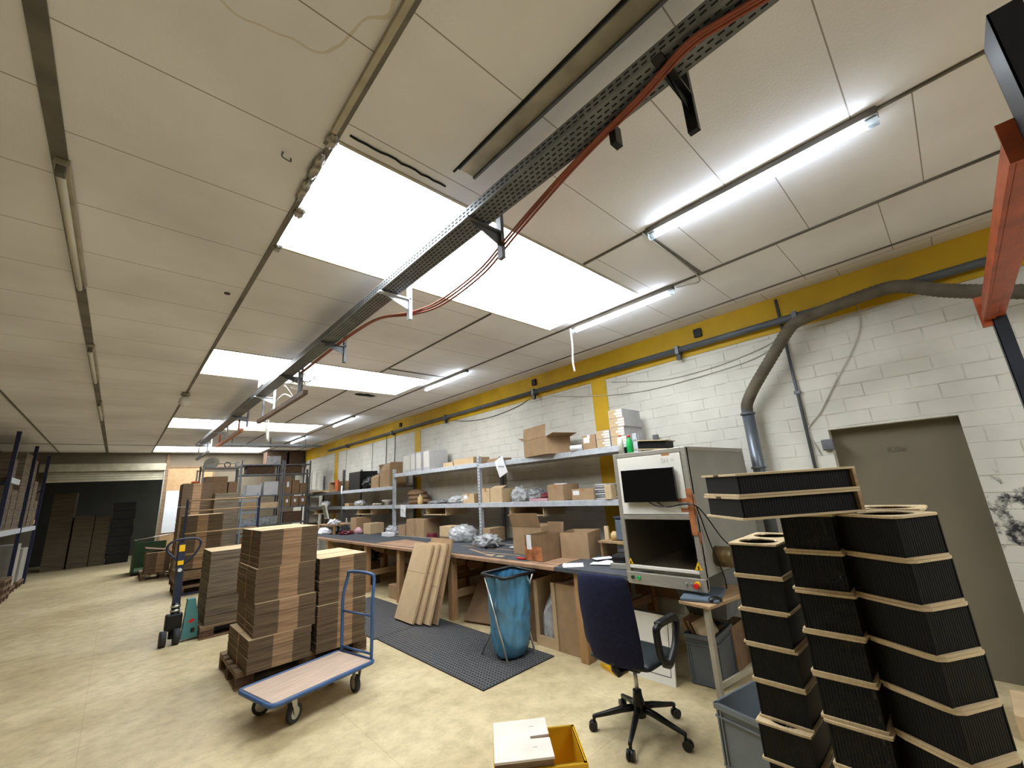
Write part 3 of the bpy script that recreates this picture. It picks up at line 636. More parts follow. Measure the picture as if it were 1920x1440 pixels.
# middle shelf, near bay
carton('brown carton on the middle shelf just right of the galvanised post', SXF+.005, 5.10-.02, 5.27, ZM, 1.60, .3, m=kraft_l)
carton('brown carton with its front cut down on the middle shelf', SXF+.01, 4.79, 5.07, ZM, 1.585, .3, open_=True, m=kraft_l, flapang=(160, None, None, None))
film('clear plastic bag stack on the middle shelf beside the cut carton', SXF+.01, 4.37, 4.66, ZM, 1.6, .22, clearf, 3)
film('loose clear film heaped on dark packs on the middle shelf', SXF+.03, 4.05, 4.36, ZM, 1.56, .25, greyf, 4)
tag(MB().box(0, .3, 0, .34, 0, .035).done('pink_pack', pink_pl, None, .006, (SXF+.01, 3.88, ZM)), 'pale pink flat pack on the middle shelf under a maroon pack', 'pack')
tag(MB().blob((0, 0, 0), (.25, .22, .07), 5, .12, 2).done('maroon_pack', maroon_pl, None, 0, (SXF+.15, 3.98, ZM+.036)), 'maroon film pack lying on the pale pink pack', 'pack')
c_ = carton('large taped carton with bottles in its open top on the middle shelf', SXF+.01, 3.59, 3.86, ZM, 1.59, .34, tape=True)
tag(MB().box(0, .06, 0, .17, 0, .012).done('white_tray', paper, None, 0, (SXF+.1, 3.64, 1.5915)), 'white strip with black ends lying on the large taped carton', 'tray')
carton('low brown carton with a white label on the middle shelf', SXF+.01, 3.11, 3.45, ZM, 1.52, .25, lab=True)
for k in range(7):
    tag(MB().box(-.12, .12, -.085, .085, 0, .02).done('envelope_pack', greyf if k % 2 else foam, None, .006, (SXF+.16, 3.02+.006*((k*5) % 3), ZM+k*.0265), .05*((k*7) % 5-2)), 'grey mailing pack number %s in the stack right of the low carton' % ['one, at the bottom', 'two', 'three', 'four', 'five', 'six', 'seven, on top'][k], 'pack', 'grey mailing packs')
carton('narrow torn brown carton leaning at the right end of the middle shelf', SXF-.03, 2.83, 2.92, ZM, 1.55, .1, tape=False, m=kraft_l)
# middle shelf, second bay
carton('carton with a white label left of the galvanised post on the middle shelf', SXF+.01, 5.48, 5.78, ZM, 1.53, .28, lab=True, m=kraft_l)
film('crumpled clear plastic bags on the middle shelf left of the labelled carton', SXF-.02, 5.85, 6.3, ZM, 1.51, .28, clearf, 6)
film('flat clear film packs on the middle shelf in the second bay', SXF+.02, 6.4, 7.05, ZM, 1.45, .25, greyf, 7)
o = thing('squeeze_bottle', 'tan plastic bottle standing on the middle shelf', 'bottle', (SXF+.06, 7.24, ZM))
MB().lathe([(.045, 0), (.048, .01), (.048, .13), (.02, .15)]).done('body', tan_bottle, o); MB().lathe([(.014, .15), (.014, .18)]).done('cap', white_paint, o)
for k in range(3):
    tag(MB().blob((0, 0, 0), (.34, .62-.1*(k == 2), .12), 9+k, .12, 1.5).done('brown_sack', kraft_d, None, 0, (SXF+.28, 7.63+.05*k, ZM+.083*k)), ['brown paper sack at the bottom of the three on the shelf', 'brown paper sack in the middle of the three on the shelf', 'brown paper sack on top of the three on the shelf'][k], 'sack')
# middle shelf, third bay and beyond
film('white bag on the middle shelf in the third bay', SXF+.02, 9.95, 10.4, ZM, 1.52, .25, clearf, 12)
for k, y in enumerate((9.05, 9.25)): tag(MB().lathe([(.08, 0), (.09, .03), (.08, .045)]).done('tape_roll', zinc, None, 0, (SXF+.12, y+.02, ZM)), ['silver tape roll on the shelf, left of two', 'silver tape roll on the shelf, right of two'][k], 'tape roll')
tag(MB().lathe([(.05, 0), (.05, .05), (.12, .09), (.12, .11)]).done('plastic_cup_stack', white_paint, None, 0, (SXF+.13, 8.75, ZM)), 'white plastic dish on the third bay shelf', 'dish')
carton('tiny carton on the third bay shelf beside the dark post', SXF+.02, 10.6, 10.85, ZM, 1.46, .2)
film('white bag on the farthest bay shelf left of the dark post', SXF+.02, 12.3, 12.8, ZM, 1.54, .25, clearf, 13)
# hanging pigeonhole boxes under the middle shelf
def pigeon(y0, y1, label):
    o = thing('pigeonhole_box', label, 'tray', (SXF+.03, y0, 1.185)); W_ = y1-y0
    b = MB(); t = .012; b.box(0, .45, 0, W_, 0, t); b.box(0, .45, 0, t, t, .122); b.box(0, .45, W_-t, W_, t, .122); b.box(.44, .45, t, W_-t, t, .122)
    b.done('body', ply, o); MB().box(-.07, .4, .04, W_-.02, .0125, .019).done('pull_board', ply, o)
pigeon(3.98, 4.66, 'plywood pigeonhole hanging under the middle shelf, nearest'); pigeon(6.33, 6.98, 'plywood pigeonhole hanging under the second shelf bay')
pigeon(9.35, 10.1, 'plywood pigeonhole hanging under the third shelf bay'); pigeon(12.4, 13.1, 'plywood pigeonhole hanging under the farthest shelf bay')
# top shelf, near bay
ZT = 1.9905
carton('large open brown carton overhanging the top shelf', SXF-.1, 3.6, 4.18, ZT, 2.22, .4, rz=R(-14), open_=True, flapang=(95, 10, 10, 20))
tag(MB().tube([(0, 0, .037), (.0, .16, .037)], .036, 18).done('paper_roll', paper, None, 0, (SXF+.02, 3.21, ZT), R(20)), 'white paper roll lying on the top shelf beside the taped cartons', 'roll')
carton('small carton with white tape and label beside the paper roll', SXF+.0, 2.99, 3.19, ZT, 2.165, .2, lab=True, wt=True)
gp = 'white taped cartons stacked on the top shelf'
def wcarton(y0, y1, z0, z1, label, dx=.34):
    o = thing('white_taped_carton', label, 'box', (SXF, y0, z0), 0, gp); W_ = y1-y0; h = z1-z0
    MB().box(0, dx, 0, W_, 0, h).done('body', foam, o, .003)
    MB().box(-.0012, -.0002, .0, W_*.96, .003, h-.003).done('kraft_front', kraft_l, o)
    for k in range(3): MB().box(-.0022, -.0013, .0, W_*(.42+.14*(k % 2)), h*(.08+.3*k), h*(.3+.3*k)).done('tape', white_tape, o)
wcarton(2.78, 2.975, ZT, 2.09, 'white taped carton at the bottom of the shorter stack'); wcarton(2.78, 2.975, 2.0915, 2.19, 'white taped carton on top of the shorter stack')
for k, nm in enumerate(('at the bottom of the taller stack', 'second from the bottom of the taller stack', 'third from the bottom of the taller stack', 'on top of the taller stack')):
    wcarton(2.56+.015*(k % 2), 2.765, ZT+k*.106, ZT+k*.106+.1045, 'white taped carton '+nm, .4)
# top shelf, second bay
ZT2 = 2.0155
for y0, y1, l in ((7.52, 7.82, 'leftmost and greyest'), (7.33, 7.5, 'second from the left'), (7.1, 7.29, 'third from the left')):
    o = thing('file_box', 'tall white file box on the top shelf, '+l, 'box', (SXF, y0, ZT2), 0, 'white file boxes'); MB().box(0, .4, 0, y1-y0, .0, .36).done('body', foam, o, .004); MB().box(-.001, 0, .02, y1-y0-.02, .05, .33).done('front_face', white_paint, o)
o = thing('file_box', 'tall white file box with long grey side, rightmost of the four', 'box', (SXF, 6.8, ZT2), 0, 'white file boxes'); MB().box(0, .42, 0, .22, 0, .36).done('body', foam, o, .004); MB().box(-.001, 0, .02, .2, .05, .34).done('front_face', white_paint, o)
carton('flat pale carton on the top shelf right of the file boxes', SXF+.01, 6.05, 6.35, ZT2, 2.09, .35, tape=False, m=kraft_l); carton('flat pale carton on the top shelf beside the post', SXF+.01, 5.46, 6.02, ZT2, 2.12, .35, tape=False, m=kraft_l)
carton('thin brown carton lying at the back of the top shelf behind the post', SXF+.15, 4.95, 5.27, ZT, 2.06, .25, tape=False)
# third bay top (z 1.77)
Z3 = 1.7705
carton('open brown carton with raised flaps on the third bay', SXF, 8.4, 8.85, Z3, 2.12, .4, open_=True, flapang=(120, 95, 80, 60))
carton('small brown carton left of the tall open one on the third bay', SXF, 8.92, 9.3, Z3, 2.0, .3, open_=True, flapang=(150, None, 30, None))
carton('tall matt black box on the third bay', SXF+.02, 9.98, 10.65, Z3, 2.2, .45, m=black_pl, tape=False, name='black_box')
tag(MB().blob((0, 0, 0), (.4, .62, .3), 15, .35, 3).done('black_bundle', black_pl, None, 0, (SXF+.22, 9.66, Z3)), 'dark bundle of black bags beside the tall black box', 'bundle')
o = thing('black_crate', 'black plastic crate hung high at the back of the third bay', 'crate', (4.3, 8.55, 2.11)); MB().box(0, .3, 0, .55, 0, .17).done('body', black_pl, o, .01); MB().box(-.001, 0, .05, .5, .06, .09).done('stripe', galv_d, o)
b_ = bpy.data.objects[-1] if False else None
o = thing('open_frame_box', 'plywood box frame with an orange clamp on the farthest bay', 'box', (SXF+.02, 11.4, Z3)); b = MB(); b.box(0, .3, 0, .6, 0, .015); b.box(0, .3, 0, .015, .015, .25); b.box(0, .3, .585, .6, .015, .25); b.box(0, .3, 0, .6, .25, .265); b.done('frame', pine_h, o); MB().box(-.03, .0, -.1, .1, .02, .3).done('clamp', orange_rack, o)
for k in range(3): tag(MB().box(0, .4, 0, 1.2-.2*k, 0, .02).done('cardboard_sheet', kraft_l, None, 0, (SXF-.04*k, 12.1+.1*k, Z3+.0+k*.0215), R(3*k)), ['bottom', 'middle', 'top'][k]+' flattened board of the pile on the farthest shelf bay', 'board')

# items on the bench ------------------------------------------------------
ZB = .8045
carton('small flat topped carton at the back of the bench, left of two tall ones', 4.18, 7.69, 7.97, ZB, 1.0, .2, tape=False)
carton('tall brown carton on the bench, left of the pair under the second bay', 4.14, 7.28, 7.56, ZB, 1.12, .35, tape=False, m=kraft)
carton('tall brown carton on the bench, right of the pair under the second bay', 4.16, 6.95, 7.27, ZB, 1.115, .35, tape=False, m=kraft)
tag(MB().box(0, .1, 0, .2, 0, .08).done('red_white_pack', maroon_pl, None, .008, (4.15, 6.64, ZB)), 'small maroon and white pack on the bench', 'pack')
tag(MB().box(0, .1, 0, .34, 0, .05).done('flat_carton', kraft_d, None, .003, (4.1, 6.0, ZB)), 'flat brown carton under the pale one on the bench', 'box')
carton('pale carton resting on a flat box beside the bubble wrap bag', 4.0+.1, 6.0, 6.34, .856, 1.02, .25, tape=False, m=kraft_l)
film('big clear bag of bubble wrap on the bench', 3.95, 5.42, 6.02, ZB, 1.06, .4, clearf, 21, amp=.12, freq=5)
carton('upright brown carton beside the shelf post on the bench', 4.14, 5.03, 5.2, ZB, 1.01, .3, tape=False, m=kraft)
film('crumpled grey white bag on the bench in front of the post', 3.78, 4.62, 5.08, ZB, .96, .3, clearf, 22, amp=.4, freq=5)
tag(MB().tube(bez([(0, 0, .02), (.08, .08, .02), (.16, 0, .02), (.08, -.08, .02), (0, 0, .035)], 6), .018, 8).done('black_hose', black_pl, None, 0, (3.72, 4.62, ZB)), 'short black coil beside the crumpled bag', 'hose')
for k in range(3): tag(MB().box(0, .2, 0, .35-.05*k, 0, .01).done('white_board', paper, None, .002, (3.95+.05*k, 4.05-.06*k, ZB+k*.0115), R(12*k)), ['white board at the bottom of the small pile behind the taped carton', 'white board in the middle of the small pile behind the taped carton', 'white board on top of the small pile behind the taped carton'][k], 'board')
film('crumpled brown packing paper on the bench under the near bay', 4.25, 4.05, 4.55, ZB, .95, .3, kraft_d, 23, amp=.4, freq=4, cat='paper', name='packing_paper')
c_ = carton('open carton patched with orange tape on the bench edge', 3.36, 3.235, 3.49, ZB, 1.07, .38, open_=True, m=kraft_d, flapang=(None, 80, None, None))
MB().box(-.192, -.1902, -.127, .127, .01, .15).done('orange_tape', mat('orange_brown_tape', (190, 122, 80), .3, var=.3, scale=14, bump=.6, bscale=20, spec=.6), c_)
MB().box(-.1935, -.192, .02, .09, .12, .27).done('white_label', paper, c_)
carton('open carton standing behind the orange taped one', 3.66, 3.55, 4.0, ZB, 1.12, .4, open_=True, m=kraft, flapang=(70, None, None, None), rz=R(6))
carton('square open carton with handwriting beside the orange taped one', 3.68, 2.93, 3.26, ZB, 1.07, .36, rz=R(14), open_=True, m=kraft, flapang=(None, None, None, None))
for k, (x, y, a) in enumerate(((3.36, 2.82, 40), (3.4, 2.86, 34), (3.55, 2.62, 20), (3.62, 2.56, -10), (3.75, 2.74, 60))):
    b = MB(); b.box(-.06, .06, -.1, .1, 0, .004); b.done('p_', paper, None, 0, (x, y, ZB+.0045*k), R(a)).name = 'loose_paper'
    o = COL.objects[-1]; tag(o, ['white envelope on the dark bench end, lower of two', 'white envelope on the dark bench end, upper of two', 'white printed sheet on the dark bench end', 'white sheet nearest the black puncher', 'white folded sheet under the raised plywood shelf'][k], 'paper')
o = thing('hole_punch', 'black and pale grey hole punch on the bench beside the machine', 'tool', (3.5, 2.36, ZB), R(10)); MB().box(-.07, .09, -.08, .08, 0, .05).done('base', cab_grey, o, .006); MB().box(-.05, .08, -.07, .07, .051, .12).done('lever', black_pl, o, .02)
tag(MB().cyl((0, 0, .012), (.0, .12, .012), .012, 8).done('red_marker', red_pl, None, 0, (3.38, 3.52, ZB)), 'red marker on the bench left of the taped carton', 'pen')
o = thing('raised_shelf', 'small raised plywood shelf on the bench beside the machine', 'shelf', (3.86, 2.2, ZB)); MB().box(0, .31, 0, .66, .15, .17).done('board', pine_h, o)
for y in (.02, .64): MB().box(.02, .3, y-.01, y+.01, 0, .15).done('support', pine_h, o)
o = thing('grey_bin', 'dark grey plastic bin on the raised shelf', 'bin', (3.91, 2.42, .976)); MB().box(0, .25, 0, .24, 0, .22).done('body', bluegrey, o, .02); MB().box(-.01, .26, -.01, .25, .22, .245).done('lid', dark_blue, o, .01)
o = thing('wooden_fitting', 'small plywood and brass fittings on the raised shelf', 'fitting', (3.95, 2.7, .976)); MB().box(0, .02, .08, .13, 0, .14).done('plate', ply, o); MB().lathe([(.04, 0), (.045, .06), (.02, .09)]).done('knob', tan_bottle, o)
# far bench items
carton('brown carton at the far bench, left of two', 3.98, 9.54, 9.86, ZB, 1.14, .35, tape=False); carton('low brown carton at the far bench, right of two', 4.04, 8.92, 9.3, ZB, 1.02, .3, tape=False, m=kraft_l)
tag(MB().box(0, .12, 0, .32, 0, .07).done('white_box', paper, None, .004, (3.95, 7.9, ZB)), 'small white box on the bench beside the third post', 'box')
film('clear film bag behind the small white box on the bench', 4.1, 8.05, 8.5, ZB, .98, .25, clearf, 25)
tag(MB().blob((0, 0, 0), (.15, .3, .14), 26, .1, 2).done('pink_roll', pink_pl, None, 0, (4.0, 9.45, ZB)), 'pink roll between two cartons on the far bench', 'roll')
o = thing('water_bottle', 'clear plastic bottle standing on the far bench', 'bottle', (3.98, 10.1, ZB)); MB().lathe([(.045, 0), (.045, .2), (.015, .27), (.015, .3)]).done('body', clear_pl, o); MB().lathe([(.017, .3), (.017, .32)]).done('cap', white_paint, o)
film('white bag lying on the far end of the bench', 3.5, 10.2, 10.8, ZB, .96, .3, paper, 27, amp=.15, freq=2)
film('maroon and white cloth on the far bench', 3.7, 9.5, 9.9, ZB, .88, .25, maroon_pl, 28, amp=.4)
o = thing('side_table', 'small raised wooden table on the far bench carrying the monitor', 'table', (3.6, 9.9, ZB)); MB().box(0, .5, 0, 1.0, .19, .21).done('table_top', pine_h, o)
for x, y in ((.02, .03), (.45, .03), (.02, .94), (.45, .94)): MB().box(x, x+.04, y-.02, y+.02, 0, .19).done('leg', pine, o)
o = thing('flat_monitor', 'small cream framed monitor tilted on the far bench table', 'monitor', (3.66, 10.6, 1.016), R(-8)); MB().ob((0, 0, .3), (.03, .4, .36), (0, R(-14), 0)).done('frame', white_paint, o, .004); MB().ob((-.018, 0, .295), (.006, .35, .3), (0, R(-14), 0)).done('screen', mat('grey_green_screen', (112, 116, 96), .3), o); MB().tube([(.02, 0, .01), (.06, 0, .15), (.02, 0, .3)], .02, 8).done('stand', black_pl, o)
film('white rag beside the monitor foot', 3.6, 9.95, 10.35, 1.016, 1.12, .2, paper, 29, amp=.4)

# ------------------------------------------------------------------ machine (extraction cabinet) beside the bench
o = thing('extraction_cabinet', 'grey white extraction cabinet with glass front and monitor', 'machine', (3.2, 0, 0))
Y0, Y1 = 1.45, 2.112
b = MB(); XD = 1.25
b.box(.02, XD, Y0, Y0+.02, 1.29, 1.82); b.box(.02, XD, Y1-.02, Y1, 1.29, 1.82); b.box(.02, XD, Y0, Y1, 1.8, 1.82); b.box(XD-.02, XD, Y0, Y1, .86, 1.8)
b.box(.02, .75, Y0, Y0+.02, .86, 1.29); b.box(.75, XD, Y0, Y0+.02, .86, 1.29); b.box(.02, XD, Y1-.02, Y1, .86, 1.29); b.box(.03, XD, Y0+.02, Y1-.02, .86, .88)
b.done('housing', cab_grey, o, .002)
b = MB(); b.box(0, .045, Y0, Y0+.04, .78, 1.82); b.box(0, .045, Y1-.04, Y1, .78, 1.82); b.box(0, .045, Y0+.04, Y1-.04, 1.785, 1.82); b.box(0, .045, Y0+.04, Y1-.04, 1.27, 1.305)
b.box(XD-.03, XD+.01, Y0-.004, Y0+.03, .86, 1.82); b.box(.04, XD, Y0-.006, Y0+.02, 1.79, 1.822); b.done('frame', alu, o, .003)
pn = MB().box(-.004, .012, Y0+.045, Y1-.042, 1.31, 1.78).done('front_panel', offwhite, o, .002)
text(pn, 'SH =', .055, (-.0045, 1.66, 1.708), (R(90), 0, R(-90)), mat('pale_grey_print', (176, 176, 172), .6))
MB().box(-.0045, -.0035, Y0+.13, Y0+.0+.2, 1.765, 1.782).done('label_tape', tape_m, o)
MB().box(.01, .014, Y0+.045, Y1-.045, .91, 1.268).done('glass_pane', glass_m, o)
MB().box(.0, .03, Y0+.04, Y1-.04, .885, .91).done('glass_sill', offwhite, o, .003)
cp = MB().box(-.006, .03, Y0+.0, Y1-.01, .765, .855).done('control_panel', alu, o, .004)
for y, m_, r_ in ((2.05, mat('dark_green_button', (20, 50, 30), .4), .014), (1.995, green_pl, .014), (1.6, zinc, .008), (1.56, zinc, .008)):
    MB().cyl((-.02, y, .815), (-.006, y, .815), r_, 14).done('push_button', m_, cp)
MB().cyl((-.02, 1.515, .815), (-.006, 1.515, .815), .022, 16).done('emergency_stop_collar', warn, cp); MB().cyl((-.045, 1.515, .81), (-.02, 1.515, .81), .018, 16).done('emergency_stop', red_pl, cp)
for y, s_ in ((2.06, .045), (1.49, .06)):
    q = MB(); v = [q._v(c) for c in ((-.001, y-s_/2, .915), (-.001, y+s_/2, .915), (-.001, y, .915+s_))]; q._f(v); v = [q._v(c) for c in ((.004, y-s_/2, .915), (.004, y, .915+s_), (.004, y+s_/2, .915))]; q._f(v)
    wt_ = q.done('warning_sticker', warn, o); MB().box(-.003, -.0015, y-.005, y+.005, .918, .915+s_*.5).done('pictogram', black_pl, wt_)
MB().cyl((.25, Y0-.0, .98), (.25, Y0-.13, .98), .075, 24).done('duct_stub', mat('varnished_duct', (128, 106, 66), .35, .3, var=.3), o)
for x, y in ((.9, Y0+.03), (.9, Y1-.03), (1.2, Y0+.03), (1.2, Y1-.03)): MB().box(x-.02, x+.02, y-.02, y+.02, 0, .86).done('leg', alu, o)
q = MB(); a_ = [(.45, Y0+.05, .86), (.85, Y0+.05, .86), (.85, Y1-.05, .86), (.45, Y1-.05, .86)]; b2 = [(.6, Y0+.15, .42), (.82, Y0+.15, .42), (.82, Y1-.2, .42), (.6, Y1-.2, .42)]
va = [q._v(c) for c in a_]; vb = [q._v(c) for c in b2]
for k in range(4): q._f([va[k], va[(k+1) % 4], vb[(k+1) % 4], vb[k]])
q._f(vb); q.done('hopper', mat('blue_grey_hopper', (120, 124, 128), .5, .2), o)
q = MB(); q.box(-.0065, -.0045, Y0+.0, Y0+.045, 1.16, 1.5); q.box(-.0068, -.0046, Y0+.0, Y0+.12, 1.4, 1.43); q.box(-.0068, -.0046, Y0, Y0+.1, 1.33, 1.355); q.box(-.0065, .03, Y0-.0068, Y0-.0062, 1.3, 1.46); q.box(-.0065, .03, Y0-.0068, Y0-.0062, 1.1, 1.18)
q.done('parcel_tape_wrap', mat('orange_brown_tape', (190, 122, 80), .3), o)
mo = thing('wall_monitor', 'black flat monitor mounted on the white front of the cabinet', 'monitor', (3.195, 1.785, 1.54))
MB().box(-.045, -.015, -.235, .235, -.132, .132).done('screen', screen_m, mo, .003); MB().box(-.015, -.0005, -.1, .1, -.08, .08).done('mount', black_pl, mo)
for i, pts in enumerate(([(3.17, 1.8, 1.405), (3.165, 1.72, 1.375), (3.165, 1.6, 1.375), (3.175, 1.52, 1.39), (3.17, 1.43, 1.38), (3.22, 1.425, 1.3), (3.3, 1.42, 1.1), (3.4, 1.4, .86), (3.46, 1.42, .75)], [(3.17, 1.73, 1.405), (3.165, 1.65, 1.37), (3.17, 1.52, 1.385), (3.165, 1.42, 1.375), (3.3, 1.41, 1.28), (3.5, 1.4, 1.1), (3.7, 1.38, .98)])):
    tag(MB().tube(bez(pts, 8), .005, 6).done('monitor_cable', cable_b), ['black cable hanging from the monitor down to the keyboard table', 'black cable from the monitor arching behind the black units'][i], 'cable')
# on the cabinet
o = thing('cleaner_bottle', 'green bottle with red cap on top of the cabinet', 'bottle', (3.3, 1.985, 1.8235)); MB().lathe([(.027, 0), (.03, .005), (.03, .1), (.012, .135), (.012, .14)]).done('body', green_pl, o); MB().lathe([(.013, .14), (.013, .16)]).done('cap', red_pl, o)
o = thing('cleaner_bottle', 'white bottle with orange cap on top of the cabinet', 'bottle', (3.27, 2.06, 1.8235)); MB().lathe([(.026, 0), (.026, .13), (.012, .15)]).done('body', offwhite, o); MB().lathe([(.011, .15), (.011, .17)]).done('cap', orange_rack, o)
tag(MB().box(-.03, .03, -.02, .02, 0, .06).done('black_tin', black_pl, None, .004, (3.33, 2.03, 1.8235)), 'small black tin between the two bottles on the cabinet', 'tin')
o = thing('plywood_vent', 'shallow plywood and black slatted piece lying on the cabinet', 'unit', (3.34, 1.8, 1.8235), R(8))
MB().box(-.02, .22, -.13, .13, 0, .008).done('lower_plate', ply, o); MB().box(.0, .2, -.12, .12, .008, .075).done('slats', black_slat, o); MB().box(-.02, .22, -.13, .13, .075, .083).done('upper_plate', ply, o)
o.rotation_euler = (R(5), 0, R(8)); o.location.z = 1.835

# keyboard table under the cabinet
o = thing('keyboard_table', 'small wooden topped table with beige steel legs at the corner of the cabinet', 'table', (3.04, 1.385, 0), R(-9))
MB().box(0, .66, 0, .24, .70, .72).done('table_top', pine_h, o, .002)
for x in (.02, .6): MB().box(x, x+.035, .03, .065, 0, .70).done('leg', mat('beige_leg_steel', (176, 168, 146), .5), o)
MB().box(.055, .6, .04, .055, .2, .235).done('side_rail', MATS['beige_leg_steel'], o)
o = thing('keyboard', 'blue grey flat keyboard case on the small table', 'keyboard', (3.30, 1.53, .7215), R(14)); MB().box(-.2, .2, -.13, .13, 0, .02).done('case', bluegrey, o, .004); MB().box(-.19, .19, -.12, .12, .0201, .0215).done('cover', bluegrey, o)
tag(MB().blob((0, 0, 0), (.065, .11, .04), 31, .02, 1).done('computer_mouse', black_pl, None, 0, (3.17, 1.395, .7215), R(60)), 'black computer mouse on the small table', 'mouse')
# beneath the cabinet
o = thing('display_board', 'white panel with black line leaning beneath the cabinet', 'panel', (3.36, 1.9, 0)); q = MB(); q.T = Matrix.Rotation(R(9), 4, 'Y'); q.box(0, .015, 0, .42, 0, .5); q.done('board', offwhite, o)
q = MB(); q.T = Matrix.Rotation(R(9), 4, 'Y'); q.box(-.001, 0, .04, .3, .055, .06); q.box(-.001, 0, .03, .035, .055, .46); q.box(-.001, .016, 0, .42, .49, .502); q.done('border_line', black_pl, o)
def euro(label, x, y, wx, wy, h, rz, m=grey_pl, z=0):
    o = thing('plastic_crate', label, 'crate', (x, y, z), rz)
    a, b_ = wx/2, wy/2; t = .006; q = MB()
    q.box(-a+.01, a-.01, -b_+.01, b_-.01, 0, t)
    for s in (-1, 1):
        q.box(s*(a-.012)-t/2, s*(a-.012)+t/2, -b_+.012, b_-.012, t, h); q.box(-a+.012, a-.012, s*(b_-.012)-t/2, s*(b_-.012)+t/2, t, h)
    q.done('body', m, o)
    q = MB()
    for z0, z1, e in ((h-.03, h, .0), (h-.07, h-.062, .002), (0.01, .02, .006)):
        for s in (-1, 1):
            q.box(s*a-s*e-.004, s*a-s*e+.004, -b_+e, b_-e, z0, z1); q.box(-a+e, a-e, s*b_-s*e-.004, s*b_-s*e+.004, z0, z1)
    for s in (-1, 1):
        q.box(s*(a-.008)-.008, s*(a-.008)+.008, -b_+.002, b_-.002, h-.006, h); q.box(-a+.002, a-.002, s*(b_-.008)-.008, s*(b_-.008)+.008, h-.006, h)
        for f in (-.9, -.78, .78, .9):
            q.box(s*(a-.005)-.005, s*(a-.005)+.003, b_*f-.005, b_*f+.005, .02, h-.03); q.box(a*f-.005, a*f+.005, s*(b_-.005)-.005, s*(b_-.005)+.005, .02, h-.03)
    q.done('rim_and_ribs', m, o); return o
euro('grey plastic crate holding wood offcuts beneath the cabinet', 3.72, 1.735, .42, .24, .36, R(4), mat('dark_grey_crate', (92, 98, 104), .45))
for k in range(3):
    q = MB(); q.T = Matrix.Rotation(R(-24), 4, 'X'); q.box(-.15+.02*k, .16, -.012, .012, .0, .3); tag(q.done('wood_offcut', [ply, pine_h, kraft_l][k], None, 0, (3.7, 1.66+.055*k, .16)), ['pale plywood offcut standing in the grey crate, front', 'pine offcut standing in the grey crate, middle', 'cardboard offcut standing in the grey crate, back'][k], 'offcut')
carton('brown carton on the floor under the small table', 3.9, 1.62, 1.9, 0.0, .34, .3, tape=False, open_=True, m=kraft_d, flapang=(None, None, None, None))
o = thing('yellow_tray', 'flat yellow plastic tray on the floor behind the office chair', 'tray', (3.42, 2.42, 0), R(-20)); MB().box(-.14, .14, -.1, .1, 0, .01).done('base', yel_pl, o); MB().box(-.15, -.14, -.11, .11, 0, .04).done('rim', yel_pl, o, .004); MB().box(-.14, .15, -.11, -.1, 0, .04).done('rim', yel_pl, o, .004)
carton('brown carton on the floor at the far right corner by the wall', 3.97, -.35, .12, 0, .13, .4, tape=False, m=kraft_l)

# ------------------------------------------------------------------ black slatted units, stacked
TH = .1558
def slatted(label, wx, wy, h, holes, loc, rz):
    o = thing('slatted_unit', label, 'unit', loc, rz, 'black slatted plywood units')
    a, b_ = wx/2, wy/2; t = .009
    for z in (0, h-t):
        q = MB(); n = holes
        for k in range(n):
            hx = a/n; cx = -a+hx*(2*k+1); q.holed(cx, 0, hx, b_, min(hx, b_)*.8, z, z+t, .02 if n == 1 else .006)
        q.done('plate', ply, o)
    c = .014
    for s in (-1, 1):
        q = MB(); y = s*(b_-c); n = int(wx/.0125)
        for k in range(n+1):
            x = -a+c+(wx-2*c)*k/n; q.box(x-.0045, x+.0045, y-.003, y+.003, t, h-t)
        q.done('slat_side', black_slat, o)
        q = MB(); x = s*(a-c); n = int(wy/.0125)
        for k in range(n+1):
            y = -b_+c+(wy-2*c)*k/n; q.box(x-.003, x+.003, y-.0048, y+.0048, t, h-t)
        q.done('slat_side', black_slat, o)
    return o
NTH = ['bottom', 'second', 'third', 'fourth', 'fifth', 'sixth', 'seventh', 'eighth', 'ninth']
def column(n, x, y, rz, wx, wy, holes, where, jit, src=None, shift=None, skip=()):
    first = None
    for k in range(n):
        if k in skip: continue
        jx, jy = jit(k); nm = 'topmost' if k == n-1 else ('lowest' if k == 0 else NTH[k]+' from the floor')
        lab = 'black slatted unit with plywood plates, %s in the %s stack' % (nm, where)
        loc = (x+jx, y+jy, .001+k*TH)
        if first is None: first = slatted(lab, wx, wy, TH-.001, holes, loc, rz)
        else: dup(first, loc, rz+R((k*37 % 5-2)*.4), lab)
    return first
jl = lambda k: ((-.04 if k == 2 else 0)+.004*((k*3) % 3-1), .005*((k*7) % 3-1))
column(8, 2.585, .81, R(-1), .45, .225, 2, 'left, double holed', jl)
column(9, 2.425, .52, R(0), .45, .21, 2, 'middle', lambda k: (.003*((k*5) % 3-1)-.02*(8-k)*.3, .004*((k*5) % 3-1)-.004*(8-k)))
column(9, 2.283, .262, R(-30), .235, .25, 1, 'right, single holed', lambda k: (-.004*(8-k)*.5+.003*((k*5) % 3-1), -.005*(8-k)))
column(9, 2.578, .275, R(0), .235, .25, 1, 'rear right', lambda k: (.002*((k*5) % 3-1), 0))
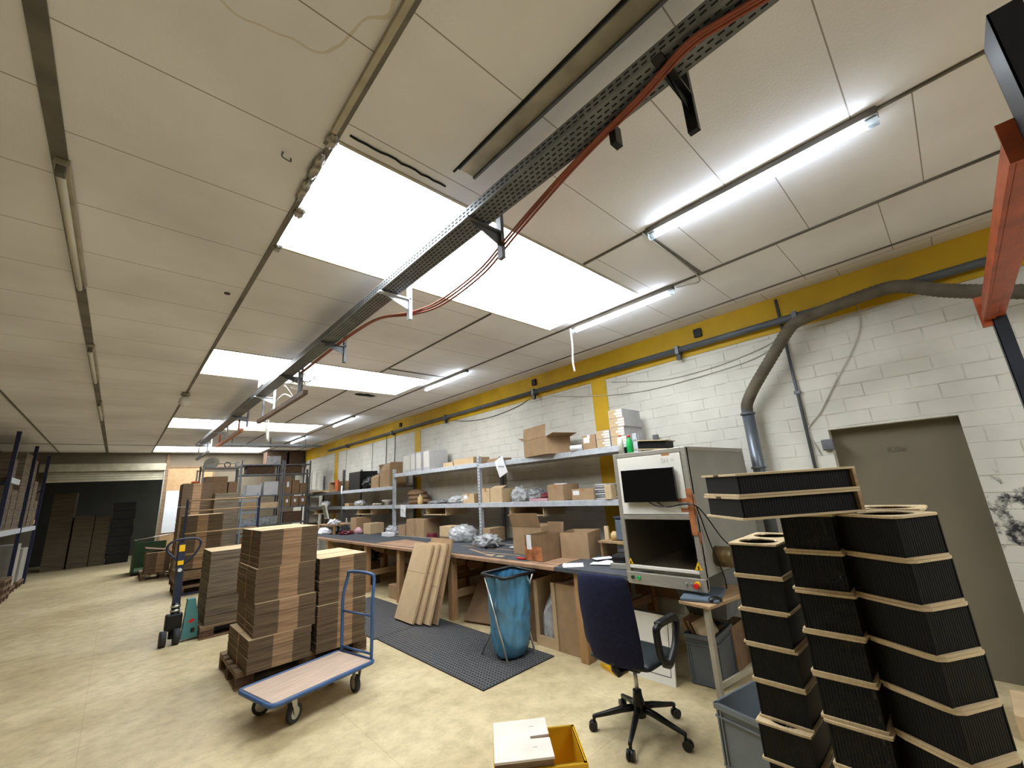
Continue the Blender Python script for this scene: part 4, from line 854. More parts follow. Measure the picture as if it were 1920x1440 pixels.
# two flat units lying across the top
for k in range(2):
    o = thing('long_slatted_unit', ['long black slatted unit lying crosswise on the stacks, lower', 'long black slatted unit lying crosswise on the stacks, upper'][k], 'unit', (2.18+.01*k, .59, 1.4055+k*.094), R(-39))
    MB().box(-.28, .26, -.14, .14, 0, .009).done('plate', ply, o, .001); MB().box(-.28, .26, -.14, .14, .084, .093).done('plate', ply, o, .001)
    MB().box(.245, .26, -.14, .14, .009, .084).done('end_plate', pine_h, o)
    MB().box(-.268, -.262, -.125, .125, .009, .084).done('end_panel', black_slat, o)
    for s in (-1, 1):
        q = MB()
        for j in range(40): q.box(-.258+j*.0125, -.2472+j*.0125, s*.122-.003, s*.122+.003, .009, .084)
        q.done('slat_side', black_slat, o)
    MB().box(-.2805, -.28, -.01, .03, .084, .093).done('knot', pal_block, o)
euro('grey plastic crate on the floor left of the black stacks', 2.93, 1.07, .6, .31, .318, R(-12))

# ------------------------------------------------------------------ office chair
ch = thing('office_chair', 'navy office chair with black armrests in front of the cabinet', 'chair', (2.68, 1.80, 0), R(2))
for k in range(5):
    a = R(55+72*k-2); q = MB(); c_, s_ = math.cos(a), math.sin(a)
    P = [(.03, .14, .022), (.12, .125, .02), (.22, .1, .016), (.29, .085, .013), (.305, .075, .012)]
    q.tube([(r*c_, r*s_, z) for r, z, _ in P], .02, 10, rfun=lambda i, P=P: P[i][2]); q.tube([(.3*c_, .3*s_, .09), (.3*c_, .3*s_, .05)], .01, 8)
    arm = q.done('base_arm', black_pl, ch)
    q = MB(); tx, ty = -s_, c_
    for sd in (-1, 1):
        ox, oy = .31*c_+sd*.013*tx, .31*s_+sd*.013*ty; q.cyl((ox-.009*tx, oy-.009*ty, .028), (ox+.009*tx, oy+.009*ty, .028), .0275, 18)
    q.tube([(.31*c_, .31*s_, .03), (.305*c_, .305*s_, .055)], .012, 8); q.done('castor', black_pl, ch)
MB().lathe([(.04, .09), (.042, .16), (.03, .21), (.028, .24)]).done('hub', black_pl, ch)
MB().cyl((0, 0, .2), (0, 0, .4), .014, 14).done('gas_spring', zinc, ch)
q = MB(); q.box(-.1, .12, -.09, .09, .385, .42); q.tube([(-.05, 0, .4), (-.2, 0, .4), (-.23, 0, .43), (-.225, 0, .47)], .025, 8); q.done('mechanism', black_pl, ch)
def cushion(W_, D_, H_, nx, ny, fn, name, m, sub=2):
    b = MB(); g = [[[b._v(fn(-1+2*i/nx, -1+2*j/ny, k)) for j in range(ny+1)] for i in range(nx+1)] for k in (0, 1)]
    for i in range(nx):
        for j in range(ny):
            b._f([g[1][i][j], g[1][i+1][j], g[1][i+1][j+1], g[1][i][j+1]], True); b._f([g[0][i][j], g[0][i][j+1], g[0][i+1][j+1], g[0][i+1][j]], True)
    for i in range(nx): b._f([g[0][i][0], g[0][i+1][0], g[1][i+1][0], g[1][i][0]], True); b._f([g[0][i][ny], g[1][i][ny], g[1][i+1][ny], g[0][i+1][ny]], True)
    for j in range(ny): b._f([g[0][0][j], g[1][0][j], g[1][0][j+1], g[0][0][j+1]], True); b._f([g[0][nx][j], g[0][nx][j+1], g[1][nx][j+1], g[1][nx][j]], True)
    o = b.done(name, m, ch); mo_ = o.modifiers.new('sub', 'SUBSURF'); mo_.levels = sub; mo_.render_levels = sub; return o
def sq(u, v, p=.12):  # rounded square mapping
    return u*(1-p*v*v*.5), v*(1-p*u*u*.5)
def seatf(u, v, k):
    a, b = sq(u, v); e = 1-max(abs(u), abs(v))**4; return (a*.23+.02, b*.235, (.44 if k == 0 else .475)+(.02*e if k else -.015*e)-(.03*max(0, u)**3))
cushion(0, 0, 0, 8, 8, seatf, 'seat', mat('black_seat_cover', (28, 36, 40), .5, var=.1))
def backf(u, v, k):
    a, b = sq(u, v, .1); h = (b+1)/2; z = .44+.575*h; wv_ = .186+.012*math.sin(h*3.0)-.0*h; e = 1-max(abs(u), abs(v))**4
    x = -.235-.10*h+.05*math.sin(h*PI)*-.4+.045*(a*a); return (x+(.03+.015*e if k else -.02*e), a*wv_*1.06, z)
cushion(0, 0, 0, 8, 10, backf, 'backrest', navy)
for s in (-1, 1):
    q = MB(); y = s*.268
    pts = bez([(.0, s*.22, .44), (-.02, y, .45), (-.11, y, .52), (-.13, y, .66), (-.11, y, .685), (-.05, y, .695), (.08, y, .69), (.14, y, .675), (.15, y, .64), (.1, y, .54), (.03, y, .48), (-.02, y, .45)], 5)
    q.tube(pts, .023, 8); q.done('armrest', black_pl, ch)
    MB().ob((.01, y, .705), (.24, .05, .02)).done('arm_pad', black_pl, ch, .009)

# ------------------------------------------------------------------ yellow crate with notched board (near bottom)
yc = euro('small yellow plastic crate on the floor near the camera', 1.79, 1.865, .46, .34, .25, R(-39), yel_pl)
bo = thing('notched_board', 'pale notched plywood box lid lying on the yellow crate', 'board', (1.735, 1.925, .2515), R(-39))
q = MB(); q.prism([(-.15, -.18), (.15, -.18), (.15, -.015), (.05, -.012), (.044, 0), (.05, .012), (.15, .015), (.15, .18), (-.15, .18)], .028, .04); q.done('top_board', mat('pale_scuffed_plywood', (224, 212, 200), .6, var=.08, scale=6), bo, .002)
MB().box(-.145, .145, -.172, .172, 0, .028).done('lower_board', pal_m, bo)
for x, y in ((.05, .1), (.05, -.09)): MB().box(x, x+.025, y, y+.003, .0401, .0405).done('staple', galv_d, bo)

# ------------------------------------------------------------------ mats
def rubber_mat(label, x0, x1, y0, y1):
    o = thing('rubber_mat', label, 'mat', (x0, y0, 0)); W_, L_ = x1-x0, y1-y0
    q = MB(); q.box(0, W_, 0, L_, .001, .004); n1 = int(W_/.036); n2 = int(L_/.036)
    for i in range(n1+1): x = i*W_/n1; q.box(max(0, x-.010), min(W_, x+.010), 0, L_, .004, .012)
    for j in range(n2+1): y = j*L_/n2; q.box(0, W_, max(0, y-.010), min(L_, y+.010), .004, .0122)
    q.done('ring_grid', matting_mat(), o); return o
rubber_mat('black perforated rubber mat under the blue bag stand', 2.36, 3.23, 3.05, 5.0)
rubber_mat('black perforated rubber mat behind the leaning cardboard', 2.33, 3.22, 5.01, 7.0)

# ------------------------------------------------------------------ bag stand
o = thing('refuse_bag_stand', 'steel folding stand with black rim on the rubber mat', 'stand', (2.98, 3.4, .0125), R(-4))
q = MB(); P = bez([(-.2, .14, .75), (-.17, -.19, .735), (.22, -.2, .74), (.2, .16, .755), (-.2, .14, .75)], 1)
q.tube(P, .016, 8); q.done('rim', black_pl, o)
for p0, p1 in (((-.18, .23, 0), (-.02, -.17, .72)), ((-.17, -.19, 0), (-.19, .1, .72)), ((.17, -.18, 0), (.21, .12, .72)), ((.16, .2, 0), (.22, -.17, .73))):
    MB().cyl(p0, p1, .009, 8).done('leg', zinc, o)
b = MB(); N_, K_ = 40, 22; rings = []
for k in range(K_+1):
    f = k/K_; z = .735-.715*f; ring = []
    for i in range(N_):
        a = 2*PI*i/N_; c_, s_ = math.cos(a), math.sin(a); p = 4-1.6*f
        rr = (abs(c_)**p+abs(s_)**p)**(-1/p)
        fold = .016*math.sin(a*9+f*3)*(1-f)+.018*abs(noise.noise(Vector((c_*1.7+5, s_*1.7, z*5))))+.012*noise.noise(Vector((c_*5, s_*5, z*11)))
        r_ = (.182-.012*f-.03*max(0, f-.9)/.1)*rr+fold; ring.append(b._v((r_*c_*1.02+.01, r_*s_*.92-.01, z)))
    rings.append(ring)
for a, c in zip(rings, rings[1:]):
    for i in range(N_): b._f([a[i], a[(i+1) % N_], c[(i+1) % N_], c[i]], True)
b._f(rings[-1])
tag(b.done('refuse_bag', bagblue, None, 0, (2.98, 3.4, .0125), R(-4)), 'blue plastic refuse bag hanging in the steel stand', 'bag')

# ------------------------------------------------------------------ leaning flattened cartons
def lean(label, pb, pt, wd, th, m=kraft_l, creases=(.62,)):
    """slab from bottom centre pb to top centre pt, width along y"""
    pb, pt = Vector(pb), Vector(pt); d = pt-pb
    o = thing('flattened_carton', label, 'cardboard', tuple(pb), 0, 'flattened cartons leaning on the bench')
    ang = math.atan2(d.x, d.z); L_ = d.length; sk = d.y
    q = MB(); q.T = Matrix.Rotation(math.atan2(-d.y, math.hypot(d.x, d.z)), 4, 'X') if False else Matrix()
    def P(t, w_, n): c = d*t; nx, nz = math.cos(ang), -math.sin(ang); return (c.x+nx*n, c.y+w_, c.z+nz*n)
    def slab(mb, t0, t1, w0, w1, n0, n1):
        v = [mb._v(P(t, w_, n)) for t in (t0, t1) for w_ in (w0, w1) for n in (n0, n1)]
        for f in ((0, 1, 3, 2), (4, 6, 7, 5), (0, 4, 5, 1), (2, 3, 7, 6), (0, 2, 6, 4), (1, 5, 7, 3)): mb._f([v[i] for i in f])
    slab(q, 0, 1, -wd/2, wd/2, -th/2, th/2); q.done('sheet', m, o)
    for c in creases:
        q = MB(); slab(q, c, c+.004, -wd/2, wd/2, -th/2-.0006, -th/2-.0001); q.done('crease', pal_block, o)
    return o
lean('pale flattened carton leaning on the bench, front one', (2.85, 5.27, .028), (3.115, 5.2, .92), .46, .03)
lean('pale flattened carton leaning on the bench, second one', (2.90, 5.17, .028), (3.155, 5.1, .925), .44, .03)
lean('pale flattened carton leaning on the bench, third one', (2.955, 5.04, .028), (3.197, 4.98, .935), .44, .03, creases=(.45,))
lean('brown flattened carton leaning on the bench, rearmost and tallest', (3.03, 5.02, .024), (3.242, 4.95, .99), .5, .025, kraft, (.3,))
for i in range(2):
    q = MB(); q.bar((0, 0, 0), (.42, .1, .5), .5, .03); tag(q.done('brown_board', [kraft_d, pal_block][i], None, 0, (3.4+.12*i, 4.4-.05*i, .02)), ['dark brown board slanting on the floor under the bench, lower', 'dark brown board slanting on the floor under the bench, upper'][i], 'board')
# cartons under the bench
o = thing('window_carton', 'tall carton with a cut window showing bubble wrap under the bench', 'box', (3.36, 3.1, 0)); t = .006; q = MB()
q.box(0, .5, 0, .3, 0, t); q.box(0, t, 0, .05, t, .62); q.box(0, t, .25, .3, t, .62); q.box(0, t, .05, .25, t, .1); q.box(t, .5, 0, t, t, .62); q.box(t, .5, .3-t, .3, t, .62); q.box(.5-t, .5, t, .3-t, t, .62); q.done('body', kraft_l, o)
tag(MB().blob((0, 0, 0), (.4, .26, .5), 33, .08, 3, sub=4).done('bubble_wrap', clearf, None, 0, (3.56, 3.25, .01)), 'bubble wrap seen through the window of the tall carton', 'wrap')
carton('tall closed carton with handwriting under the bench', 3.36, 2.78, 3.085, 0, .62, .4, tape=False, m=kraft)
carton('tall narrow carton left of the window carton under the bench', 3.4, 3.42, 3.68, 0, .6, .3, tape=False, m=kraft_d)
carton('small carton on the floor beneath the bench behind the leaning sheets', 3.36, 6.33, 6.72, 0, .2, .35, tape=True)
film('dark blue cloth heap on the rail under the far bench', 3.45, 7.9, 8.7, .41, .6, .4, dark_blue, 35, cat='cloth', name='cloth_heap')
MBc = MB().box(0, .3, 0, .75, 0, .41)
tag(MBc.done('storage_box', pal_block, None, .005, (3.5, 7.95, 0)), 'dark brown box under the far bench carrying the cloth heap', 'box')

# ------------------------------------------------------------------ pallets and bundles
def pallet(label, x, y, rz=0, z=0):
    o = thing('wooden_pallet', label, 'pallet', (x, y, z), rz)   # 1.2 along x, 0.8 along y, origin at the corner
    for k in range(5): yy = [.0, .175, .35, .52, .655][k]; MB().box(0, 1.2, yy, yy+[.145, .1, .1, .1, .145][k], .122, .144).done('deck_board', pal_m, o)
    for x_ in (0, .53, 1.055): MB().box(x_, x_+.145, 0, .8, .1, .122).done('stringer_board', pal_m, o)
    for y_ in (0, .35, .7):
        MB().box(0, 1.2, y_, y_+.1, 0, .022).done('bottom_board', pal_m, o)
        for x_ in (0, .53, 1.055): MB().box(x_, x_+.145, y_, y_+.1, .022, .1).done('block', pal_block, o)
    return o
BM = bundle_mat('corrugated_edges', (106, 88, 68), (166, 134, 102), .2, .37)
BM2 = bundle_mat('corrugated_edges_narrow', (106, 88, 68), (166, 134, 102), .2, .35)
BMg = bundle_mat('corrugated_edges_grey', (112, 100, 84), (150, 132, 108), 9, 10, 45)
def bundle(label, x, y, z, wx, wy, h, rz=0, m=BM, layer=.03, seed=0, strap=True, group='strapped bundles of flattened cartons'):
    o = thing('carton_bundle', label, 'cardboard', (x, y, z), rz, group)
    q = MB(); n = max(2, int(h/layer)); r_ = random.Random(seed)
    for k in range(n):
        j = .003; a = [r_.uniform(-j, j) for _ in range(4)]; q.box(a[0], wx+a[1], a[2], wy+a[3], h*k/n, h*(k+.96)/n)
    q.done('sheets', m, o)
    if strap: MB().box(-.0045, wx+.0045, wy*.45, wy*.45+.008, -.0, h+.001).done('strap', tape_m, o)
    return o
pallet('wooden pallet under the two stacks of carton bundles', .95, 4.80)
for k, (z, h, dx, dy) in enumerate(((.1445, .27, 0, 0), (.4155, .285, .035, .03), (.7015, .295, .03, .07), (.9975, .34, .05, .1))):
    bundle('bundle of flattened cartons in the taller stack, '+['bottom one', 'second from the bottom', 'third from the bottom', 'topmost'][k], 1.0+dx, 4.66+dy, z, .53, .8, h, R([1, -1, 0, .5][k]), BM, seed=k)
for k, (z, h, dx, dy) in enumerate(((.1445, .42, 0, 0), (.5655, .22, .02, .03), (.7865, .215, .03, .05))):
    bundle('bundle of flattened cartons in the shorter stack, '+['bottom one', 'middle one', 'topmost'][k], 1.58+dx*.6, 4.66+dy, z, .49, .8, h, R([0, .5, -.4][k]), BM2, seed=10+k)
pallet('wooden pallet carrying the grey brown sheet stack behind the nearest pallet', .93, 6.87)
bundle('stack of large grey brown cardboard sheets on the second pallet', .97, 6.9, .1445, .95, .7, .88, 0, BMg, .055, 20, False)
bundle('strapped far stack of flattened cartons beside the pallet jack, front layer', 1.0, 10.55, .45, .62, .7, 1.0, 0, BM, .03, 21, True)
pallet('pallet of planks under the far carton stack, lower', .96, 10.5); pallet('pallet of planks under the far carton stack, upper', .93, 10.5, 0, .1445)
MBp = None
tag(MB().box(0, 1.2, 0, .8, 0, .14).done('plank_pack', pal_m, None, .005, (.95, 10.52, .2895)), 'flat pack of planks lying on the upper far pallet', 'planks')
for k in range(4):
    bundle('bundle in the tall rear stack of cartons, '+['bottom', 'second', 'third', 'top'][k], 1.1+.0*k, 12.9, .0+.545*k, .6, .7, .54, 0, BM, .03, 30+k)
tag(MB().lathe([(.08, 0), (.09, .03), (.05, .05)]).done('orange_strap_roll', orange_rack, None, 0, (1.35, 13.1, 2.185)), 'orange roll on top of the tall rear stack', 'roll')
bundle('tall second column of flattened cartons right of the rear stack', 1.72, 12.6, 0, .5, .7, 1.9, 0, BMg, .04, 40)
pallet('pallet under the low carton stack at the left', 1.38, 13.66, R(90)); bundle('low stack of flattened cartons left of the tall rear stack', .64, 13.68, .1445, .46, .7, .46, 0, BM2, .03, 41)
for i, (dx, a) in enumerate(((0, 12), (.1, -18))):
    q = MB(); q.T = Matrix.Rotation(R(a), 4, 'Y'); q.box(0, .45, 0, .6, 0, .01); tag(q.done('loose_cardboard', kraft_d, None, 0, (.62+dx*3, 13.8, [.705, .608][i])), ['loose cardboard flap on the low stack, left', 'loose cardboard flap on the low stack, right'][i], 'cardboard')
o = thing('green_box_trailer', 'dark green steel stillage with a rod across the top behind the low stack', 'stillage', (.44, 14.95, 0))
MB().box(0, .05, 0, 1.0, .1, .85).done('side_wall', green_mc, o); MB().box(.05, .7, .95, 1.0, .1, .75).done('rear_wall', green_mc, o); MB().box(.0, .7, 0, 1.0, .06, .1).done('base', green_mc, o)
for y in (.05, .9): MB().cyl((0, y, .06), (.05, y, .06), .06, 12).done('wheel', black_pl, o)
MB().cyl((-.02, .0, .87), (.75, .0, .95), .012, 8).done('rod', zinc, o)
o = thing('whiteboard', 'tall white board standing against the far wall beside the shutter', 'board', (1.06, FY-.042, .9)); MB().box(0, .62, 0, .02, 0, 1.25).done('face', whiteboard, o); MB().box(-.01, .0, -.005, .025, 0, 1.25).done('frame', zinc, o)

# ------------------------------------------------------------------ roll container with rods (blue posts)
o = thing('rod_rack', 'tall rack with blue posts and brown horizontal rods behind the pallet jack', 'rack', (1.0, 10.4, 0))
MB().box(-.03, .01, -.02, .02, .0, 1.76).done('post', blue_rack, o); MB().box(1.19, 1.23, -.02, .02, .0, 1.75).done('post', blue_rack, o)
for z in (1.73, 1.53, 1.12, .74): MB().cyl((0, -.02, z), (1.2, -.02, z), .013, 8).done('rod', ply_edge, o)
MB().box(-.02, 1.22, -.02, .02, .02, .06).done('base_bar', blue_rack, o)

# ------------------------------------------------------------------ pallet jack
o = thing('pallet_jack', 'dark pallet jack with teal fork cover standing at the second pallet', 'pallet truck', (.74, 7.06, 0), 0)
q = MB(); q.prism([(-.04, -.05), (.075, -.05), (.075, .05), (-.04, .05)], 0, .001); q.b.clear()
q.tube([(-.06, 0, .06), (-.06, 0, .46)], .045, 12); q.done('pump', black_pl, o)
for z in (.36, .41): MB().cyl((-.06, 0, z), (-.06, 0, z+.025), .052, 14).done('pump_collar', zinc, o)
q = MB(); v = []
for (x0, x1, z) in ((.0, .17, .03), (.02, .15, .3), (.03, .11, .48)): v.append([q._v((x0+.02, -.06, z)), q._v((x1+.02, -.06, z)), q._v((x1+.02, .06, z)), q._v((x0+.02, .06, z))])
for a, c in zip(v, v[1:]):
    for k in range(4): q._f([a[k], a[(k+1) % 4], c[(k+1) % 4], c[k]])
q._f(v[0][::-1]); q._f(v[-1]); cv = q.done('fork_cover', teal, o, .004)
q = MB(); vv = [q._v(c) for c in ((.07, -.0625, .22), (.11, -.0625, .2), (.15, -.0625, .235), (.11, -.0625, .25))]; q._f(vv); q.done('red_logo', red_pl, cv)
MB().box(.11, .15, -.064, -.06, .09, .14).done('slot', black_pl, cv)
for s in (-1, 1): MB().cyl((-.125+.065*s, -.07, .088), (-.06+.065*s, -.07, .088), .085, 20).done('steer_wheel', rubber, o)
MB().box(-.15, .02, -.05, .06, .15, .34).done('pump_housing', black_pl, o, .02)
for y in (.0, .36): MB().box(.1, 1.2, y-.03, y+.1, .035, .09).done('fork', dark_blue, o)
q = MB(); q.bar((-.06, 0, .42), (-.068, .05, 1.16), .075, .05); tl = q.done('tiller', dark_blue, o)
for z, h in ((1.06, .08), (.9, .05)): MB().box(-.095, -.035, .012 if z > 1 else -.002, .03, z, z+h).done('yellow_label', warn, tl)
MB().cyl((-.065, -.02, .84), (-.065, .02, .84), .022, 14).done('release_knob', white_paint, tl)
hp = bez([(-.05, .03, .9), (-.14, .04, 1.0), (-.21, .05, 1.08), (-.2, .05, 1.16), (-.13, .05, 1.2), (0, .05, 1.21), (.1, .05, 1.19), (.13, .05, 1.12), (.07, .04, 1.0), (-.03, .03, .9)], 5)
MB().tube(hp, .014, 8).done('handle_loop', dark_blue, o)

# ------------------------------------------------------------------ platform trolley
# deck corners on the floor plan (z=.235): tip, front, right, back
o = thing('platform_trolley', 'blue framed platform trolley with worn plywood deck', 'trolley', (1.34, 4.005, 0), R(12))
MB().box(-.43, .39, -.245, .235, .205, .222).done('deck', deck_m, o, .004)
q = MB(); rr = .05
loop = []
for cx, cy, a0 in ((.36, .205, 0), (-.40, .205, 90), (-.40, -.215, 180), (.36, -.215, 270)):
    for k in range(4): a = R(a0+30*k); loop.append((cx+rr*math.cos(a), cy+rr*math.sin(a), .21))
loop.append(loop[0]); q.tube(loop, .017, 8); q.done('edge_frame', blue_cart, o)
hx = .405
hl = bez([(hx, -.22, .2), (hx, -.225, .45), (hx, -.225, .68), (hx+.03, -.2, .86), (hx+.02, -.17, .9), (hx+.02, 0, .91), (hx+.02, .17, .9), (hx+.03, .2, .86), (hx, .225, .68), (hx, .225, .45), (hx, .22, .2)], 6)
MB().tube(hl, .0145, 10).done('push_handle', blue_cart, o)
for z in (.56, .26): MB().cyl((hx, -.225, z), (hx, .225, z), .01, 8).done('cross_bar', blue_cart, o)
def caster(x, y, a):
    q = MB(); q.T = Matrix.Translation((x, y, 0)) @ Matrix.Rotation(a, 4, 'Z')
    for s in (-1, 1): v = [q._v(c) for c in ((-.03, s*.024, .19), (.03, s*.024, .19), (.045, s*.024, .075), (.02, s*.024, .055))]; v2 = [q._v(c) for c in ((-.03, s*.027, .19), (.03, s*.027, .19), (.045, s*.027, .075), (.02, s*.027, .055))]; q._f(v); q._f(v2[::-1]); [q._f([v[k], v[(k+1) % 4], v2[(k+1) % 4], v2[k]]) for k in range(4)]
    q.box(-.04, .04, -.03, .03, .188, .196); fk = q.done('castor_fork', zinc, o)
    q = MB(); q.T = Matrix.Translation((x, y, 0)) @ Matrix.Rotation(a, 4, 'Z'); q.tube([(.035, -.017, .065), (.035, .017, .065)], .064, 24); w2 = q.done('castor_wheel', rubber, fk)
    q = MB(); q.T = Matrix.Translation((x, y, 0)) @ Matrix.Rotation(a, 4, 'Z'); q.tube([(.035, -.0175, .065), (.035, .0175, .065)], .04, 20); q.done('wheel_rim', zinc, fk)
caster(-.26, -.17, R(20)); caster(-.26, .19, R(150)); caster(.29, -.19, R(80)); caster(.29, .17, R(80))

# ------------------------------------------------------------------ left pallet rack
o = thing('blue_pallet_rack', 'blue pallet rack with grey beams and cartons at the left edge', 'rack', (-1.5, 0, 0))
for y in (11.95, 14.4, 16.8):
    for x in (0, -1.0): MB().box(x-.06, x, y-.04, y+.04, 0, 3.2).done('upright', blue_rack, o)
    MB().bar((-.05, y, .3), (-1.0, y, 1.3), .03, .03).done('brace', blue_rack, o); MB().bar((-1.0, y, 1.3), (-.05, y, 2.3), .03, .03).done('brace', blue_rack, o)
for z in (1.40, 2.36):
    ys_ = ((12.0, 14.35), (14.45, 16.75)) if z < 2 else ((12.0, 13.0),)
    for a, c in ys_:
        for x in (-.03, -1.0): MB().box(x-.02, x+.02, a, c, z-.1, z).done('beam', galv, o)
        MB().box(-.95, -.05, a, c, z-.0, z+.018).done('shelf_board', pal_m, o)
bp_ = 'goods in the blue pallet rack'
k = 0
for y, h, w_, l in ((12.05, 1.3, .6, 'tall brown sheet pack on the middle level of the blue rack, nearest'), (12.75, .75, .6, 'low carton pack on the middle level of the blue rack'), (13.45, 1.55, .85, 'tallest brown sheet pack on the middle level, left of the second blue upright'), (14.5, 1.5, .75, 'tall brown sheet pack right of the second blue upright'), (15.4, 1.05, .6, 'middling brown pack on the blue rack before its last upright'), (16.05, .6, .6, 'low brown pack on the middle level of the blue rack, farthest')):
    bundle(l, -2.35, y, 1.419, .8, w_, h, 0, BMg, .06, 50+k, False, bp_); k += 1
for y, h, l, m in ((12.4, .65, 'white wrapped load on the floor level of the blue rack, nearest', cab_grey), (14.6, .9, 'white wrapped load on the floor level of the blue rack, middle', cab_grey), (15.85, .75, 'white wrapped load on the floor level of the blue rack, farthest', cab_grey)):
    bp2 = pallet(l.replace('white wrapped load', 'pallet under the white load'), -2.72, y, 0); tag(MB().box(0, .95, 0, .75, 0, h).done('wrapped_load', m, None, .01, (-2.5, y+.02, .1445)), l, 'load')
for i, l in enumerate(('lower empty pallet at the foot of the blue rack', 'middle empty pallet at the foot of the blue rack', 'upper empty pallet at the foot of the blue rack')): pallet(l, -2.66, 13.4, 0, .1445*i)
tag(MB().box(0, .02, 0, .12, 0, .1).done('small_label_card', kraft_l, None, 0, (-1.545, 16.4, 1.45)), 'small pale card at the far end of the blue rack', 'card')

# ------------------------------------------------------------------ store room goods behind the shutter
bundle('tall dark pallet load in the storeroom, farthest left', -1.5, 19.5, 0, .5, .8, 2.3, 0, BMg, .05, 62, False, 'storeroom loads'); bundle('dark brown pallet load in the storeroom, left', -.95, 19.4, 0, .45, .8, 1.55, 0, BMg, .05, 60, False, 'storeroom loads'); bundle('dark brown pallet load in the storeroom, middle', -.48, 19.4, 0, .35, .8, 1.5, 0, BMg, .05, 61, False, 'storeroom loads')
for k in range(7):
    o = thing('black_stack_crate', 'black crate in the storeroom stack, '+['bottom', 'second', 'third', 'fourth', 'fifth', 'sixth', 'top'][k], 'crate', (-.1+.02*(k % 2), 19.4, k*.275), 0, 'black crates in the storeroom'); MB().box(0, .55, 0, .8, 0, .26).done('body', black_pl, o, .01); MB().box(-.01, .56, -.01, .81, .25, .272).done('rim', dark_blue, o)

# ------------------------------------------------------------------ far metal shelving
def rack(name, label, x0, x1, y0, y1, zs, ztop, m=galv_d):
    o = thing(name, label, 'shelf', (x0, y0, 0)); W_, D_ = x1-x0, y1-y0
    for x in (0, W_):
        for y in (0, D_): MB().box(x-.02, x+.02, y-.02, y+.02, 0, ztop).done('upright', m, o)
    for z in zs: MB().box(.02, W_-.02, -.01, D_+.01, z-.035, z).done('shelf_board', m, o, .003)
    return o
rack('steel_shelf_rack', 'tall grey steel rack with the fan on top at the far end', 1.55, 2.40, 13.68, 14.28, (.35, .8, 1.25, 1.68, 1.92, 2.62), 2.68)
rack('steel_shelf_rack', 'wide grey steel rack in the middle of the far end', 2.45, 3.5, 13.9, 14.5, (.5, 1.0, 1.45, 1.82, 2.42, 2.7), 2.82)
rack('steel_shelf_rack', 'grey steel rack at the far right beside the white wall', 3.56, 4.28, 13.9, 14.5, (.5, 1.0, 1.45, 1.82, 2.42, 2.7), 2.8)
o = thing('free_standing_frame', 'white steel frame standing behind the far racks', 'frame', (1.55, 14.9, 0))
for x in (0, 1.0): MB().box(x-.02, x+.02, -.02, .02, 0, 2.62).done('post', white_paint, o)
for z in (2.6, 1.9): MB().box(0, 1.0, -.02, .02, z-.02, z+.02).done('rail', white_paint, o)
o = thing('steel_ladder', 'blue grey ladder leaning by the far racks', 'ladder', (2.22, 12.2, 0))
for x in (0, .34): MB().box(x-.015, x+.015, -.03, .03, 0, 1.85).done('stile', bluegrey, o)
for k in range(6): MB().box(.015, .325, -.02, .02, .3+k*.27, .33+k*.27).done('rung', bluegrey, o)
gl = 'boxes on the far racks'
def rb(x, z, w_, h, label, m=kraft_d, y=13.72, d_=.45, lab=False):
    o = thing('carton', label, 'box', (x, y, z+.0005), 0, gl); MB().box(0, w_, 0, d_, 0, h).done('body', m, o, .004)
    if lab: MB().box(w_*.35, w_*.65, -.001, 0, h*.4, h*.7).done('label', paper, o)
rb(1.62, 1.92, .5, .45, 'large brown carton on the rack under the fan, left'); rb(2.15, 1.92, .2, .3, 'small brown carton on the rack under the fan, right', kraft_d)
rb(1.65, 1.25, .35, .3, 'brown carton low on the rack under the fan, left'); rb(2.02, 1.25, .32, .22, 'dark carton low on the rack under the fan, right', black_pl)
rb(1.65, .8, .3, .25, 'brown carton near the foot of the rack under the fan', kraft_d); rb(2.0, .8, .34, .12, 'flat white carton near the foot of the rack under the fan', foam)
rb(1.6, 1.68, .7, .09, 'long flat white roll pack on the rack under the fan', foam)
rb(2.62, 1.82, .36, .3, 'pale grey box with black mark on the middle rack, left', foam, 13.95); rb(3.05, 1.82, .38, .38, 'pale grey box with black mark on the middle rack, right', foam, 13.95)
rb(2.55, 1.45, .38, .22, 'brown carton on the middle rack below the grey boxes, left', kraft, 13.95); rb(3.0, 1.45, .45, .16, 'flat tan carton on the middle rack below the grey boxes', kraft_l, 13.95)
rb(2.55, 1.0, .4, .2, 'grey film pack on the middle rack, lower left', greyf, 13.95); rb(3.0, 1.0, .45, .22, 'grey film pack on the middle rack, lower right', greyf, 13.95)
rb(2.55, .5, .4, .3, 'brown carton at the foot of the middle rack', kraft_d, 13.95)
for i in range(3):
    rb(3.59+.22*i, 1.82, .2, .5-.1*i, 'brown carton above eye level on the right rack, '+['left', 'middle', 'right'][i], kraft_d, 13.95, .4, i < 1); rb(3.59+.22*i, 1.45, .2, .3, 'brown labelled carton on the right rack, '+['left', 'middle', 'right'][i], kraft_d, 13.95, .4, True)
rb(2.6, 2.42, .7, .22, 'dark box on the upper level of the middle rack', pal_block, 13.95); rb(3.6, 2.42, .45, .24, 'dark box on the upper level of the right rack', pal_block, 13.95)
rb(3.15, 2.7, .3, .25, 'clear film bundle on top of the middle rack', clearf, 13.95, .3)
rb(3.62, 1.0, .5, .3, 'dark box on the lower level of the right rack', pal_block, 13.95)
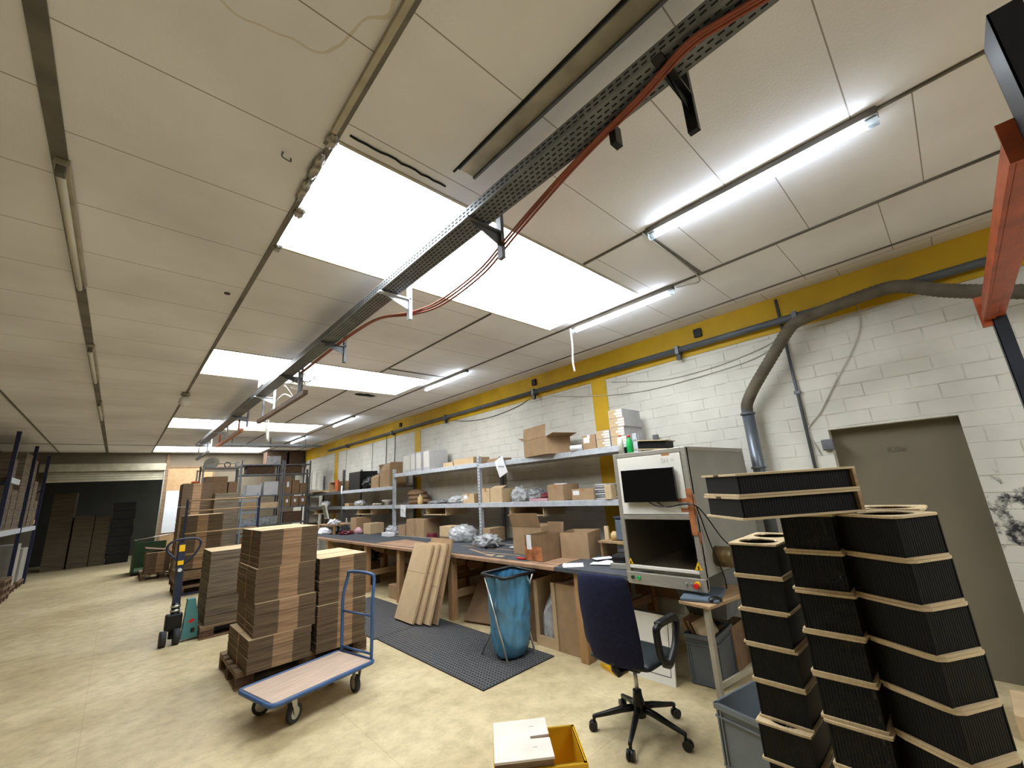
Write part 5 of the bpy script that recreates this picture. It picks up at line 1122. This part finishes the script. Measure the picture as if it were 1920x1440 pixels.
tag(MB().box(0, .62, 0, .5, 0, .42).done('dark_cabinet', pal_block, None, .006, (3.5, 15.9, 2.86)), 'dark brown box hung under the ceiling at the far end, left', 'box'); tag(MB().box(0, .45, 0, .5, 0, .5).done('dark_cabinet', pal_block, None, .006, (4.2, 15.9, 2.8)), 'dark brown box hung under the ceiling at the far right corner', 'box')
o = thing('shelf_console', 'timber wall console carrying the two dark boxes at the far end', 'shelf', (3.45, 15.85, 2.76)); MB().box(0, 1.28, 0, .6, 0, .039).done('board', pal_m, o); MB().box(0, .05, .55, .6, -2.76, 0).done('post', pal_m, o); MB().box(.05, .64, 0, .6, .039, .099).done('packer', pal_m, o)
o = thing('standing_fan', 'white fan lying on top of the tall grey rack', 'fan', (1.83, 13.85, 2.6205))
q = MB(); q.T = Matrix.Translation((-.1, 0, .12)) @ Matrix.Rotation(R(60), 4, 'X') @ Matrix.Rotation(R(-15), 4, 'Y')
for k in range(24): a = 2*PI*k/24; q.tube([(.02*math.cos(a), .02*math.sin(a), .05), (.13*math.cos(a), .13*math.sin(a), .045), (.17*math.cos(a), .17*math.sin(a), 0)], .003, 4)
for r_ in (.17, .1): q.tube([(r_*math.cos(2*PI*k/24), r_*math.sin(2*PI*k/24), .0 if r_ > .15 else .047) for k in range(25)], .005, 5)
q.lathe([(.16, -.03), (.17, .0)], seg=24); q.done('fan_cage', cable_w, o)
MB().cyl((.05, 0, .1), (.55, .05, .12), .012, 8).done('pole', zinc, o); MB().lathe([(.05, 0), (.05, .12), (.03, .14)], (.5, .05, 0)).done('motor_housing', white_paint, o)
MB().tube([(.28+.07*math.cos(k*.4), .1, .08+.07*math.sin(k*.4)) for k in range(17)], .012, 6).done('coiled_lead', black_pl, o)
tag(MB().box(0, .3, 0, .3, 0, 1.0).done('white_cylinder', white_paint, None, .05, (4.33, 13.95, 0.9005)), 'pale upright panel pack between far rack and wall', 'panel')
tag(MB().box(0, .28, 0, .3, 0, .9).done('plinth', pal_block, None, .01, (4.33, 13.95, 0)), 'dark plinth box under the pale panel pack', 'box')
for i, x in enumerate((4.45, 4.58)): tag(MB().box(0, .05, 0, .05, 0, 2.6).done('steel_post', galv_d, None, 0, (x, 14.8+.4*i, 0)), ['bare grey steel post at the far right wall, left', 'bare grey steel post at the far right wall, right'][i], 'post')
